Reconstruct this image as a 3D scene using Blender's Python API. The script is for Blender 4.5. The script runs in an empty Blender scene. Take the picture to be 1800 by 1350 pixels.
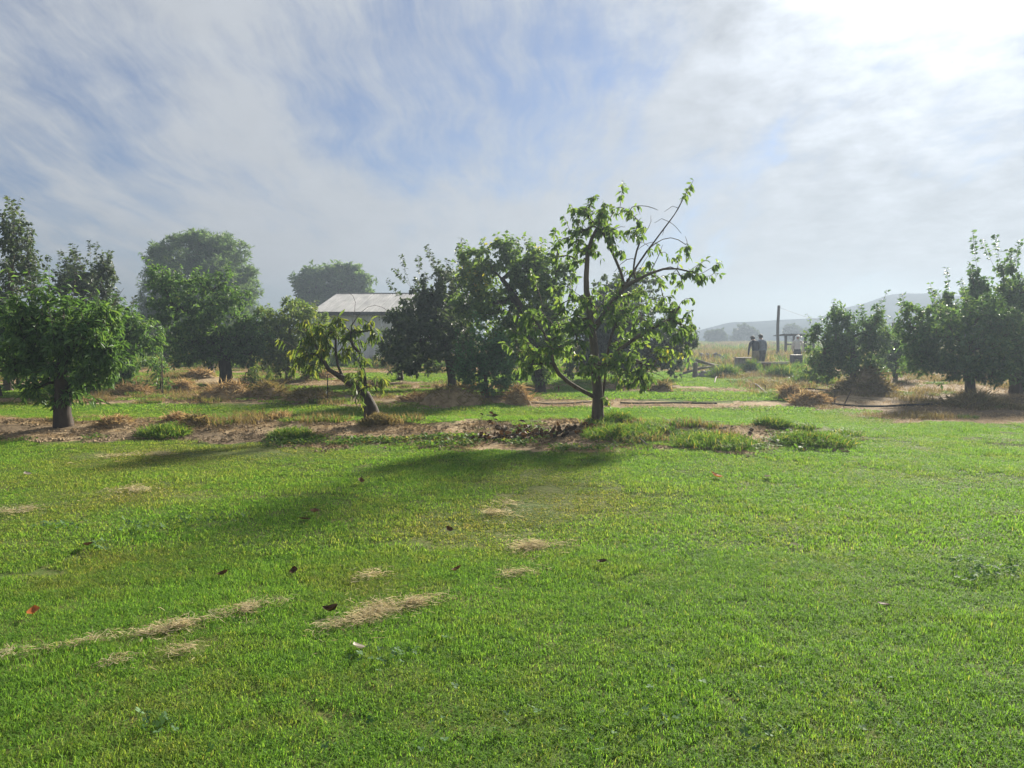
import bpy, bmesh, math, random
import numpy as np
from mathutils import Vector, Matrix
R = math.radians
scn = bpy.context.scene
col = scn.collection

# ---------------------------------------------------------------- camera
CAMZ, FPX, PITCH = 1.6, 1360.0, math.atan(83.0 / 1360.0)
cam = bpy.data.cameras.new('camera'); camo = bpy.data.objects.new('camera', cam); col.objects.link(camo)
cam.sensor_width = 36.0; cam.lens = 36.0 * FPX / 1800.0
cam.clip_start = 0.05; cam.clip_end = 5000.0
camo.location = (0, 0, CAMZ); camo.rotation_euler = (R(90) - PITCH, 0, 0)
scn.camera = camo

# ---------------------------------------------------------------- sun, sky, exposure
SUN_AZ, SUN_EL = R(29.5), R(26.0)          # azimuth measured from +Y towards +X
sd = Vector((math.sin(SUN_AZ) * math.cos(SUN_EL), math.cos(SUN_AZ) * math.cos(SUN_EL), math.sin(SUN_EL)))
sl = bpy.data.lights.new('sun', 'SUN'); sl.energy = 4.3; sl.angle = R(5.5); sl.color = (1.0, 0.92, 0.78)
so = bpy.data.objects.new('sun', sl); col.objects.link(so)
so.rotation_euler = (-sd).to_track_quat('-Z', 'Y').to_euler()
scn.view_settings.view_transform = 'Standard'; scn.view_settings.look = 'None'
scn.view_settings.gamma = 1.0; scn.view_settings.exposure = 1.95
try: scn.view_settings.use_curve_mapping = False
except Exception: pass
cy = scn.cycles
cy.max_bounces = 5; cy.use_adaptive_sampling = True; cy.adaptive_threshold = 0.02; cy.diffuse_bounces = 3; cy.glossy_bounces = 2; cy.transmission_bounces = 4
cy.transparent_max_bounces = 6; cy.volume_bounces = 0; cy.use_denoising = True
try: cy.sample_clamp_indirect = 6.0
except Exception: pass

class NT:
    """small helper to write node trees"""
    def __init__(s, tree): s.t = tree; s.n = tree.nodes; s.l = tree.links
    def node(s, typ, **kw):
        nd = s.n.new(typ)
        for k, v in kw.items(): setattr(nd, k, v)
        return nd
    def put(s, sock, v):
        if isinstance(v, bpy.types.NodeSocket): s.l.new(v, sock)
        elif isinstance(v, (tuple, list)) and len(v) == 3 and sock.type == 'RGBA': sock.default_value = (*v, 1)
        else: sock.default_value = v
    def math(s, op, a, b=0.0, c=None, clamp=False):
        nd = s.node('ShaderNodeMath', operation=op, use_clamp=clamp)
        s.put(nd.inputs[0], a); s.put(nd.inputs[1], b)
        if c is not None: s.put(nd.inputs[2], c)
        return nd.outputs[0]
    def smooth(s, x, lo, hi, a=0.0, b=1.0):
        nd = s.node('ShaderNodeMapRange', interpolation_type='SMOOTHSTEP')
        s.put(nd.inputs[0], x)
        for i, v in ((1, lo), (2, hi), (3, a), (4, b)): nd.inputs[i].default_value = v
        return nd.outputs[0]
    def mix(s, f, a, b, blend='MIX'):
        nd = s.node('ShaderNodeMix', data_type='RGBA', blend_type=blend)
        s.put(nd.inputs[0], f); s.put(nd.inputs[6], a); s.put(nd.inputs[7], b)
        return nd.outputs[2]
    def noise(s, vec, scale, detail=3.0, rough=0.5, dist=0.0):
        nd = s.node('ShaderNodeTexNoise')
        if vec is not None: s.l.new(vec, nd.inputs['Vector'])
        nd.inputs['Scale'].default_value = scale; nd.inputs['Detail'].default_value = detail
        nd.inputs['Roughness'].default_value = rough; nd.inputs['Distortion'].default_value = dist
        return nd
    def mapping(s, vec, scale=(1, 1, 1), rot=(0, 0, 0), loc=(0, 0, 0)):
        nd = s.node('ShaderNodeMapping'); s.l.new(vec, nd.inputs[0])
        nd.inputs['Location'].default_value = loc; nd.inputs['Rotation'].default_value = rot; nd.inputs['Scale'].default_value = scale
        return nd.outputs[0]
    def ramp(s, fac, stops):
        nd = s.node('ShaderNodeValToRGB'); s.put(nd.inputs[0], fac)
        cr = nd.color_ramp
        while len(cr.elements) < len(stops): cr.elements.new(0.5)
        for e, (p, c) in zip(cr.elements, stops): e.position = p; e.color = (*c, 1)
        return nd.outputs[0]

world = bpy.data.worlds.new('World'); scn.world = world; world.use_nodes = True
W = NT(world.node_tree); W.n.clear()
sky = W.node('ShaderNodeTexSky', sky_type='NISHITA', sun_disc=False)
sky.sun_elevation = SUN_EL; sky.sun_rotation = SUN_AZ; sky.dust_density = 0.6; sky.air_density = 1.0; sky.ozone_density = 1.5
SKYLOC = (1.4, 9.3, 0)
tc = W.node('ShaderNodeTexCoord')
sx = W.node('ShaderNodeSeparateXYZ'); W.l.new(tc.outputs['Generated'], sx.inputs[0])
zc = W.math('ADD', W.math('MAXIMUM', sx.outputs[2], 0.0), 0.20)
cb = W.node('ShaderNodeCombineXYZ')
W.put(cb.inputs[0], W.math('DIVIDE', sx.outputs[0], zc)); W.put(cb.inputs[1], W.math('DIVIDE', sx.outputs[1], zc))
pl = cb.outputs[0]                                    # the cloud deck seen in perspective
wv = W.noise(pl, 1.1, 3.0).outputs['Color']
wp = W.node('ShaderNodeVectorMath', operation='MULTIPLY_ADD')
W.l.new(wv, wp.inputs[0]); wp.inputs[1].default_value = (0.36, 0.36, 0); W.l.new(pl, wp.inputs[2])
wpl = wp.outputs[0]
dn = W.node('ShaderNodeVectorMath', operation='DOT_PRODUCT'); W.l.new(tc.outputs['Generated'], dn.inputs[0]); dn.inputs[1].default_value = sd
mu = W.math('MAXIMUM', dn.outputs['Value'], 0.0)
big = W.noise(W.mapping(wpl, (1.15, 0.62, 1), (0, 0, R(-12)), SKYLOC), 1.0, 3.0, 0.5).outputs[0]
strk = W.noise(W.mapping(wpl, (4.6, 0.95, 1), (0, 0, R(-14)), (5.0, 2.0, 0)), 1.0, 8.0, 0.66).outputs[0]
mot = W.noise(W.mapping(pl, (6.0, 5.0, 1), (0, 0, R(20))), 1.0, 5.0, 0.62, 0.15).outputs[0]
cov = W.math('ADD', W.math('MULTIPLY', big, 0.80), W.math('MULTIPLY', W.math('SUBTRACT', strk, 0.13), 0.62))
cov = W.math('ADD', cov, W.math('MULTIPLY', W.math('SUBTRACT', mot, 0.5), 0.10))
nearsun = W.smooth(mu, 0.90, 0.985)
cov = W.math('ADD', cov, W.math('MULTIPLY', nearsun, W.math('MULTIPLY', W.math('SUBTRACT', mot, 0.25), 0.40)))
alpha = W.smooth(cov, 0.43, 0.70, 0.12, 0.97)
alpha = W.math('MULTIPLY', alpha, W.smooth(sx.outputs[2], 0.015, 0.09, 0.15, 1.0))
# cloud radiance: forward scattering brightens the veil round the sun
g1 = W.math('POWER', mu, 10.0); g2 = W.math('POWER', mu, 60.0)
tex = W.math('ADD', 0.80, W.math('MULTIPLY', W.math('ADD', strk, mot), 0.20))
glow = W.math('ADD', W.math('ADD', W.math('MULTIPLY', g1, 0.1), W.math('MULTIPLY', g2, 5.0)), 3.15)
cmul = W.node('ShaderNodeVectorMath', operation='SCALE'); cmul.inputs[0].default_value = (0.925, 0.985, 1.065); W.put(cmul.inputs['Scale'], W.math('MULTIPLY', W.math('MULTIPLY', glow, tex), W.math('ADD', 1.0, W.math('MULTIPLY', nearsun, W.math('MULTIPLY', W.math('SUBTRACT', mot, 0.50), 1.1)))))
skyc = W.mix(1.0, sky.outputs[0], (0.225, 0.305, 0.455), 'MULTIPLY')
airf = W.math('MULTIPLY', W.math('POWER', 2.718, W.math('MULTIPLY', W.math('MAXIMUM', sx.outputs[2], 0.0), -11.0)), 0.85)
skyc = W.mix(airf, skyc, (2.75, 3.25, 3.75))            # thick bright air towards the horizon
skymix = W.mix(alpha, skyc, cmul.outputs[0])
bg = W.node('ShaderNodeBackground'); W.l.new(skymix, bg.inputs[0]); bg.inputs[1].default_value = 0.05
wo = W.node('ShaderNodeOutputWorld'); W.l.new(bg.outputs[0], wo.inputs[0])

# ---------------------------------------------------------------- layout helpers
CP, SP = math.cos(PITCH), math.sin(PITCH)
def ray(px, py):
    u, v = (px - 900.0) / FPX, (675.0 - py) / FPX
    return np.array([u, CP + v * SP, -SP + v * CP])
def P(px, py, Y):
    """place in the world, Y metres ahead, seen in the direction of photo point (px, py)"""
    r = ray(px, py); t = Y / r[1]
    return np.array([r[0] * t, Y, CAMZ + r[2] * t])
def at(px, py):
    r = ray(px, py); t = -CAMZ / r[2]
    return np.array([r[0] * t, r[1] * t, 0.0])
def to_px(x, y, z=0.0):
    dy, dz = y, z - CAMZ
    f = dy * CP - dz * SP; up = dy * SP + dz * CP
    f = np.where(f < 0.05, 0.05, f)
    return 900.0 + FPX * x / f, 675.0 - FPX * up / f

def vnoise(x, y, seed=0):
    xi, yi = np.floor(x).astype(np.int64), np.floor(y).astype(np.int64)
    xf, yf = x - xi, y - yi
    def h(a, b):
        n = (a * 374761393 + b * 668265263 + seed * 974711) & 0x7fffffff
        n = ((n ^ (n >> 13)) * 1274126177) & 0x7fffffff
        return ((n ^ (n >> 16)) & 0xffff) / 65535.0
    u, v = xf * xf * (3 - 2 * xf), yf * yf * (3 - 2 * yf)
    return (h(xi, yi) * (1 - u) + h(xi + 1, yi) * u) * (1 - v) + (h(xi, yi + 1) * (1 - u) + h(xi + 1, yi + 1) * u) * v
def fbm(x, y, seed=0, oct=3):
    s = 0.0; a = 0.5
    for o in range(oct):
        s = s + a * vnoise(x * 2 ** o, y * 2 ** o, seed + 31 * o); a *= 0.5
    return s / (1 - 0.5 ** oct)
def inpoly(px, py, poly):
    ins = np.zeros(px.shape, bool); n = len(poly)
    for i in range(n):
        x0, y0 = poly[i]; x1, y1 = poly[(i + 1) % n]
        if y0 == y1: continue
        c = ((y0 > py) != (y1 > py)) & (px < (x1 - x0) * (py - y0) / (y1 - y0) + x0)
        ins ^= c
    return ins

ROW1 = [(-600, 738), (0, 734), (140, 736), (300, 733), (480, 734), (640, 741), (800, 740), (1000, 739), (1100, 744), (1250, 745),
        (1380, 749), (1400, 764), (1525, 771), (1500, 791), (1340, 795), (1200, 793), (1000, 791), (860, 791), (700, 785), (480, 782), (300, 779), (140, 774), (0, 776), (-600, 779)]
ROW2 = [(-600, 690), (100, 698), (230, 685), (330, 683), (450, 688), (560, 692), (640, 696), (760, 692), (930, 696), (1040, 703), (1100, 700),
        (1200, 706), (1380, 709), (1395, 715), (1250, 717), (1130, 721), (1040, 715), (940, 716), (880, 714), (740, 718), (600, 712), (440, 708), (250, 711), (0, 711), (-600, 714)]
ROW3 = [(-600, 664), (230, 668), (260, 662), (450, 660), (560, 666), (700, 670), (960, 676), (960, 686), (700, 684), (560, 678), (300, 676), (-600, 678)]
ROW3B = [(1060, 668), (1180, 672), (1240, 682), (1330, 686), (1330, 691), (1180, 690), (1070, 688)]
ROW4 = [(-600, 646), (1240, 646), (1250, 655), (900, 657), (-600, 656)]
DIRT = [(1235, 600), (1250, 652), (1285, 668), (1330, 690), (1400, 714), (1480, 722), (1560, 745), (1680, 741), (1800, 746), (2900, 765), (2900, 600)]
WEED = [[(1050, 752), (1110, 750), (1310, 776), (1320, 790), (1050, 786)], [(1385, 768), (1470, 760), (1525, 772), (1500, 790), (1380, 789)],
        [(1335, 747), (1385, 749), (1375, 755), (1340, 754)],
        [(1250, 652), (1330, 660), (1420, 668), (1420, 680), (1330, 684), (1260, 665)], [(1350, 690), (1420, 700), (1420, 716), (1350, 700)]]
SOIL_SHADE = [[(140, 758), (480, 764), (760, 772), (850, 790), (480, 784), (140, 776)], [(840, 745), (1040, 743), (1050, 783), (860, 783)], [(0, 748), (140, 748), (120, 764), (-100, 766)], [(440, 690), (620, 694), (600, 710), (440, 706)],  # dark earth; the patch at the far left end is shadow painted as ground colour
        [(740, 692), (930, 698), (900, 716), (740, 716)], [(1560, 690), (1800, 700), (1800, 735), (1560, 730)]]
def masks(x, y):
    """bare ground, weeds, dark soil (plus one painted shade patch) and far meadow on the ground plan"""
    jx = (fbm(x * 1.6, y * 1.6, 5) - 0.5) * 1.5; jy = (fbm(x * 1.6, y * 1.6, 9) - 0.5) * 1.3
    k = np.clip(y / 14.0, 0.5, 2.0)
    px, py = to_px(x + jx * k, y + jy * k, height(x, y))
    bare = np.zeros(x.shape)
    for p in (ROW1, ROW2, ROW3, ROW3B, ROW4, DIRT): bare[inpoly(px, py, p)] = 1
    weed = np.zeros(x.shape)
    for p in WEED: weed[inpoly(px, py, p)] = 1
    soil = np.zeros(x.shape)
    for p in SOIL_SHADE: soil[inpoly(px, py, p)] = 1
    far = np.clip((y - 40 + 6 * (fbm(x * .2, y * .2, 3) - .5)) / 4.0, 0, 1)
    return bare, weed, soil, far
def height(x, y):
    x = np.asarray(x, float); y = np.asarray(y, float)
    h = (fbm(x * 0.35, y * 0.35, 21) - 0.5) * 0.10 + (fbm(x * 1.7, y * 1.7, 22, 2) - 0.5) * 0.03
    px, py = to_px(x, y)
    def ridge(yc, w, hh, x1=99): return hh * np.exp(-((y - yc) / w) ** 2) / (1 + np.exp((x - x1) * 2.5))
    h = h + ridge(13.0 - 0.05 * x, 1.25, 0.17, 5.0) + ridge(19.8, 1.3, 0.10, 8.5) + ridge(28.0, 1.6, 0.12, 6)
    bm_ = np.exp(-((y - (13.0 - .05 * x)) / 1.6) ** 2)
    h = h + bm_ * (fbm(x * 2.8, y * 2.8, 40) - 0.5) * 0.10
    h = h - 0.02 * np.exp(-(y / 6.0) ** 2)
    return h
def gz(x, y): return float(height(np.array([x]), np.array([y]))[0])
def ground_at(px, py):
    r = ray(px, py); z = 0.0
    for _ in range(12):
        t = (z - CAMZ) / r[2]; z = 0.5 * z + 0.5 * gz(r[0] * t, r[1] * t)
    t = (z - CAMZ) / r[2]; p = np.array([r[0] * t, r[1] * t, 0.0]); p[2] = gz(p[0], p[1]); return p

# ---------------------------------------------------------------- mesh helpers
def make_mesh(name, verts, faces, attrs=None, smooth=False, mats=()):
    """faces: list of int arrays (n,k)"""
    me = bpy.data.meshes.new(name)
    verts = np.ascontiguousarray(verts, dtype=np.float32)
    if isinstance(faces, np.ndarray): faces = [faces]
    faces = [np.ascontiguousarray(f, dtype=np.int32) for f in faces if len(f)]
    loops = np.concatenate([f.ravel() for f in faces])
    tot = np.concatenate([np.full(len(f), f.shape[1], np.int32) for f in faces])
    start = np.concatenate([[0], np.cumsum(tot)[:-1]]).astype(np.int32)
    me.vertices.add(len(verts)); me.vertices.foreach_set('co', verts.ravel())
    me.loops.add(len(loops)); me.loops.foreach_set('vertex_index', loops)
    me.polygons.add(len(tot)); me.polygons.foreach_set('loop_start', start)
    try: me.polygons.foreach_set('loop_total', tot)
    except Exception: pass
    me.polygons.foreach_set('use_smooth', np.full(len(tot), smooth, bool))
    for m in mats: me.materials.append(m)
    me.update(calc_edges=True)
    if attrs:
        for k, v in attrs.items():
            a = me.attributes.new(k, 'FLOAT', 'POINT'); a.data.foreach_set('value', np.ascontiguousarray(v, dtype=np.float32))
    return me
def obj(name, me, parent=None, loc=None):
    o = bpy.data.objects.new(name, me); col.objects.link(o)
    if parent is not None: o.parent = parent
    if loc is not None: o.location = loc
    return o
def tag(o, label=None, cat=None, group=None, kind=None):
    if label: o['label'] = label
    if cat: o['category'] = cat
    if group: o['group'] = group
    if kind: o['kind'] = kind
    return o
def empty(name, loc, label, cat, group=None):
    o = bpy.data.objects.new(name, None); col.objects.link(o); o.location = loc
    o.empty_display_size = 0.2
    return tag(o, label, cat, group)
def norm(v): return v / np.maximum(np.linalg.norm(v, axis=-1, keepdims=True), 1e-9)

class MB:
    """collects boxes and tubes of one part"""
    def __init__(s): s.v = []; s.q = []; s.t = []; s.n = 0
    def add(s, v, q=None, t=None):
        v = np.asarray(v, float)
        if q is not None and len(q): s.q.append(np.asarray(q) + s.n)
        if t is not None and len(t): s.t.append(np.asarray(t) + s.n)
        s.v.append(v); s.n += len(v)
    def box(s, c, size, rotz=0.0, bev=0.0, rot=None):
        hx, hy, hz = [a / 2 for a in size]
        bm = bmesh.new(); bmesh.ops.create_cube(bm, size=1.0)
        for v in bm.verts: v.co = Vector((v.co.x * size[0], v.co.y * size[1], v.co.z * size[2]))
        if bev: bmesh.ops.bevel(bm, geom=list(bm.edges), offset=bev, segments=1, affect='EDGES')
        M = Matrix.Translation(c) @ (rot if rot is not None else Matrix.Rotation(rotz, 4, 'Z'))
        bm.verts.index_update()
        vs = [tuple(M @ v.co) for v in bm.verts]
        s.add(vs, [[v.index for v in f.verts] for f in bm.faces if len(f.verts) == 4], [[v.index for v in f.verts] for f in bm.faces if len(f.verts) == 3])
        bm.free()
    def tube(s, pts, rad, k=6, cap=True):
        v, q, t = tube_arrays(np.asarray(pts, float), np.asarray(rad, float) * np.ones(len(pts)), k, cap)
        s.add(v, q, t)
    def build(s, name, mat, parent=None, smooth=False, loc=None, attrs=None):
        fs = []
        if s.q: fs.append(np.concatenate(s.q))
        if s.t: fs.append(np.concatenate(s.t))
        return obj(name, make_mesh(name, np.concatenate(s.v), fs, attrs, smooth, [mat]), parent, loc)
def tube_arrays(p, r, k=6, cap=False):
    n = len(p)
    t = np.gradient(p, axis=0); t = norm(t)
    ref = np.array([0.31, 0.95, 0.05]) if abs(t[0] @ np.array([0.31, 0.95, 0.05])) < 0.9 else np.array([1.0, 0, 0])
    a = norm(np.cross(t, ref)); b = np.cross(t, a)
    ang = np.linspace(0, 2 * np.pi, k, endpoint=False)
    v = p[:, None] + r[:, None, None] * (a[:, None] * np.cos(ang)[None, :, None] + b[:, None] * np.sin(ang)[None, :, None])
    i = np.arange(n - 1)[:, None] * k; j = np.arange(k)[None]; j2 = (j + 1) % k
    q = np.stack([i + j, i + j2, i + k + j2, i + k + j], -1).reshape(-1, 4)
    tri = np.zeros((0, 3), int); v = v.reshape(-1, 3)
    if cap:
        v = np.concatenate([v, p[:1], p[-1:]]); c0, c1 = n * k, n * k + 1
        jj = np.arange(k)
        tri = np.concatenate([np.stack([np.full(k, c0), (jj + 1) % k, jj], -1), np.stack([np.full(k, c1), (n - 1) * k + jj, (n - 1) * k + (jj + 1) % k], -1)])
    return v, q, tri

# ---------------------------------------------------------------- materials
def new_mat(name):
    m = bpy.data.materials.new(name); m.use_nodes = True
    t = NT(m.node_tree); t.n.clear()
    out = t.node('ShaderNodeOutputMaterial')
    return m, t, out
def leaf_mat(name, stops, trans=0.4, tcol=(1.45, 1.4, 0.65), rough=0.55, spec=0.22, lift=1.0, skew=(1, 1, 1)):
    m, t, out = new_mat(name)
    a = t.node('ShaderNodeAttribute', attribute_name='tint')
    c = t.ramp(a.outputs['Fac'], [(p_, (c_[0] * lift * skew[0], c_[1] * lift * skew[1], c_[2] * lift * skew[2])) for p_, c_ in stops])
    geo = t.node('ShaderNodeNewGeometry')
    n = t.noise(geo.outputs['Position'], 1.3, 2.0).outputs[0]
    c = t.mix(t.smooth(n, 0.35, 0.7, 0.0, 0.35), c, t.mix(1.0, c, (0.72, 0.80, 0.78), 'MULTIPLY'))
    p = t.node('ShaderNodeBsdfPrincipled'); t.l.new(c, p.inputs['Base Color'])
    p.inputs['Roughness'].default_value = rough; p.inputs['Specular IOR Level'].default_value = spec
    tr = t.node('ShaderNodeBsdfTranslucent'); t.l.new(t.mix(1.0, c, tcol, 'MULTIPLY'), tr.inputs[0])
    mx = t.node('ShaderNodeMixShader'); mx.inputs[0].default_value = trans
    t.l.new(p.outputs[0], mx.inputs[1]); t.l.new(tr.outputs[0], mx.inputs[2]); t.l.new(mx.outputs[0], out.inputs[0])
    return m
def plain(name, c1, c2, scale=6.0, rough=0.8, stretch=(1, 1, 1), bump=0.2, metal=0.0, detail=5.0, spec=0.3):
    m, t, out = new_mat(name)
    tcn = t.node('ShaderNodeTexCoord')
    v = t.mapping(tcn.outputs['Object'], stretch)
    n = t.noise(v, scale, detail, 0.6).outputs[0]
    c = t.ramp(n, [(0.3, c1), (0.7, c2)])
    p = t.node('ShaderNodeBsdfPrincipled'); t.l.new(c, p.inputs['Base Color'])
    p.inputs['Roughness'].default_value = rough; p.inputs['Metallic'].default_value = metal; p.inputs['Specular IOR Level'].default_value = spec
    if bump:
        b = t.node('ShaderNodeBump'); b.inputs['Strength'].default_value = bump; b.inputs['Distance'].default_value = 0.02
        t.l.new(n, b.inputs['Height']); t.l.new(b.outputs[0], p.inputs['Normal'])
    t.l.new(p.outputs[0], out.inputs[0])
    return m
M = {}
M['pear'] = leaf_mat('pear_leaf', [(0.0, (0.025, 0.055, 0.018)), (0.45, (0.045, 0.095, 0.025)), (0.86, (0.075, 0.13, 0.03)), (0.97, (0.20, 0.20, 0.03)), (1.0, (0.16, 0.09, 0.03))], 0.45, lift=2.35, skew=(1.12, .92, 1.2))
M['broad'] = leaf_mat('broad_leaf', [(0.0, (0.018, 0.045, 0.014)), (0.6, (0.035, 0.085, 0.022)), (0.95, (0.07, 0.13, 0.03)), (1.0, (0.17, 0.17, 0.03))], 0.38, lift=2.5, skew=(1.12, .92, 1.2))
M['plum'] = leaf_mat('plum_leaf', [(0.0, (0.018, 0.035, 0.020)), (0.7, (0.030, 0.055, 0.026)), (1.0, (0.05, 0.08, 0.03))], 0.36, lift=2.2, skew=(1.12, .92, 1.2))
M['peach'] = leaf_mat('peach_leaf', [(0.0, (0.035, 0.075, 0.020)), (0.5, (0.065, 0.12, 0.028)), (0.85, (0.13, 0.17, 0.03)), (0.96, (0.24, 0.20, 0.03)), (1.0, (0.20, 0.11, 0.04))], 0.48, lift=1.6, skew=(1.12, .92, 1.2))
M['citrus'] = leaf_mat('citrus_leaf', [(0.0, (0.022, 0.055, 0.022)), (0.6, (0.040, 0.090, 0.030)), (1.0, (0.085, 0.14, 0.04))], 0.38, rough=0.5, spec=0.28, lift=2.3, skew=(1.12, .92, 1.2))
M['willow'] = leaf_mat('willow_leaf', [(0.0, (0.030, 0.065, 0.030)), (0.6, (0.050, 0.100, 0.040)), (1.0, (0.085, 0.14, 0.05))], 0.40, lift=2.3, skew=(1.12, .92, 1.2))
M['yellowbush'] = leaf_mat('bush_leaf', [(0.0, (0.03, 0.065, 0.02)), (0.6, (0.06, 0.11, 0.028)), (0.93, (0.11, 0.15, 0.03)), (1.0, (0.19, 0.18, 0.04))], 0.42, lift=2.1, skew=(1.12, .92, 1.2))
M['shrub'] = leaf_mat('shrub_leaf', [(0.0, (0.018, 0.05, 0.022)), (0.6, (0.035, 0.10, 0.035)), (1.0, (0.06, 0.16, 0.05))], 0.42, lift=2.3, skew=(1.12, .92, 1.2))
M['fartree'] = leaf_mat('distant_leaf', [(0.0, (0.03, 0.05, 0.025)), (1.0, (0.06, 0.085, 0.035))], 0.3, lift=1.20)
M['deadleaf'] = leaf_mat('dead_leaf', [(0.0, (0.035, 0.022, 0.014)), (0.5, (0.075, 0.045, 0.022)), (1.0, (0.20, 0.11, 0.045))], 0.2, (1.2, 1.0, 0.7), spec=0.04)
M['straw'] = leaf_mat('straw', [(0.0, (0.15, 0.10, 0.05)), (0.5, (0.30, 0.21, 0.11)), (1.0, (0.46, 0.36, 0.21))], 0.4, (1.1, 1.0, 0.8), 0.7, spec=0.05, lift=1.15)
M['weed'] = leaf_mat('weed_leaf', [(0.0, (0.035, 0.07, 0.015)), (0.6, (0.06, 0.12, 0.025)), (0.9, (0.12, 0.16, 0.04)), (1.0, (0.25, 0.2, 0.08))], 0.48, spec=0.06, lift=1.5)
M['dryweed'] = leaf_mat('dry_weed', [(0.0, (0.10, 0.085, 0.04)), (0.5, (0.20, 0.155, 0.075)), (0.8, (0.15, 0.15, 0.06)), (1.0, (0.34, 0.26, 0.14))], 0.5, (1.1, 1.0, 0.7), spec=0.05, lift=1.15)
M['clover'] = leaf_mat('clover_leaf', [(0.0, (0.05, 0.12, 0.04)), (1.0, (0.10, 0.18, 0.08))], 0.25, rough=0.7, spec=0.15)
M['bark'] = plain('bark', (0.045, 0.034, 0.026), (0.14, 0.11, 0.085), 9.0, 0.9, (1, 1, 0.25), 0.8)
M['bark_dark'] = plain('dark_bark', (0.025, 0.020, 0.017), (0.075, 0.058, 0.046), 9.0, 0.9, (1, 1, 0.3), 0.8)
M['wood'] = plain('weathered_wood', (0.10, 0.085, 0.07), (0.26, 0.22, 0.18), 12.0, 0.85, (1, 1, 0.1), 0.4)
M['darkwood'] = plain('dark_wood', (0.03, 0.025, 0.02), (0.09, 0.07, 0.055), 12.0, 0.85, (1, 1, 0.1), 0.4)
M['rust'] = plain('rusty_metal', (0.11, 0.045, 0.025), (0.24, 0.12, 0.07), 7.0, 0.8)
M['metal_roof'] = plain('galvanised_roof', (0.24, 0.235, 0.225), (0.47, 0.46, 0.44), 1.0, 0.45, (2.5, .4, 1), 0.05, 0.0, spec=0.5)
M['metal_wall'] = plain('painted_wall', (0.55, 0.55, 0.54), (0.80, 0.79, 0.76), 1.1, 0.6, (3, 1, 0.35), 0.05)
M['trim_dark'] = plain('dark_trim', (0.035, 0.03, 0.03), (0.06, 0.055, 0.05), 8.0, 0.7)  # own dark colour of fascia, soffit and trough rim
M['hose'] = plain('hose', (0.02, 0.02, 0.02), (0.06, 0.055, 0.05), 20.0, 0.9, bump=0, spec=0.02)
M['palehose'] = plain('pale_hose', (0.22, 0.18, 0.14), (0.32, 0.27, 0.2), 20.0, 0.9, bump=0, spec=0.05)
M['stone'] = plain('rubble_stone', (0.10, 0.10, 0.105), (0.24, 0.23, 0.23), 8.0, 0.9, bump=0.6)
M['earth'] = plain('heap_earth', (0.14, 0.10, 0.06), (0.32, 0.24, 0.14), 7.0, 1.0, bump=0.6)
M['white'] = plain('white_tag', (0.7, 0.7, 0.68), (0.8, 0.8, 0.78), 5.0, 0.6, bump=0)
M['plastic_dark'] = plain('dark_plastic', (0.02, 0.022, 0.028), (0.05, 0.05, 0.06), 5.0, 0.5, bump=0)
M['skin'] = plain('skin', (0.30, 0.18, 0.12), (0.36, 0.22, 0.15), 4.0, 0.6, bump=0)
M['navy'] = plain('navy_cloth', (0.022, 0.028, 0.045), (0.045, 0.05, 0.07), 12.0, 0.9, bump=0.2)
M['blue'] = plain('blue_grey_cloth', (0.12, 0.155, 0.21), (0.2, 0.24, 0.3), 12.0, 0.9, bump=0.2)
M['jeans'] = plain('dark_trousers', (0.035, 0.04, 0.055), (0.07, 0.075, 0.09), 12.0, 0.9, bump=0.2)
M['khaki'] = plain('khaki_trousers', (0.16, 0.15, 0.11), (0.23, 0.21, 0.16), 12.0, 0.9, bump=0.2)
M['pale'] = plain('pale_cloth', (0.5, 0.5, 0.5), (0.62, 0.62, 0.62), 12.0, 0.9, bump=0.2)
M['hair'] = plain('dark_hair', (0.02, 0.015, 0.012), (0.05, 0.04, 0.03), 20.0, 0.7, bump=0.3)

# ---------------------------------------------------------------- ground sheet
def axis_pts(lo, hi, segs):
    return np.unique(np.concatenate(segs))
gx = [np.arange(-12, 12.001, 0.11)]
v, s = 12.0, 0.13
while v < 420: v += s; s *= 1.09; gx += [np.array([v, -v])]
gx = np.unique(np.round(np.concatenate(gx), 4))
gy = [np.arange(1.0, 17.0, 0.09), np.arange(17.0, 32, 0.16), -np.array([0, 1, 2.5, 5, 10, 20, 50, 120, 300, 440])]
v, s = 32.0, 0.2
while v < 420: gy.append(np.array([v])); v += s; s *= 1.08
gy = np.unique(np.round(np.concatenate(gy), 4))
GX, GY = np.meshgrid(gx, gy); X, Y = GX.ravel(), GY.ravel()
bare, weed, soil, far = masks(X, Y)
Z = height(X, Y)
nx, ny = len(gx), len(gy)
ii = (np.arange(ny - 1)[:, None] * nx + np.arange(nx - 1)[None]).ravel()
quads = np.stack([ii, ii + 1, ii + nx + 1, ii + nx], -1)
m, t, out = new_mat('ground_cover'); M['ground'] = m
geo = t.node('ShaderNodeNewGeometry'); pos = geo.outputs['Position']
A = lambda n: t.node('ShaderNodeAttribute', attribute_name=n).outputs['Fac']
nb = t.noise(pos, 0.8, 4.0).outputs[0]; nf = t.noise(pos, 18.0, 5.0, 0.7).outputs[0]; nm = t.noise(pos, 3.5, 4.0, 0.6).outputs[0]
grass = t.mix(t.smooth(nb, 0.35, 0.65), (0.055, 0.095, 0.02), (0.10, 0.12, 0.03))
grass = t.mix(t.smooth(nf, 0.45, 0.7, 0, 0.6), grass, (0.16, 0.13, 0.06))
strawc = t.ramp(nf, [(0.28, (0.15, 0.105, 0.06)), (0.5, (0.31, 0.235, 0.14)), (0.72, (0.46, 0.37, 0.235))])
strawc = t.mix(t.smooth(nm, 0.42, 0.66, 0, 0.75), strawc, t.ramp(nf, [(0.3, (0.09, 0.062, 0.038)), (0.7, (0.24, 0.165, 0.095))]))
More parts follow.
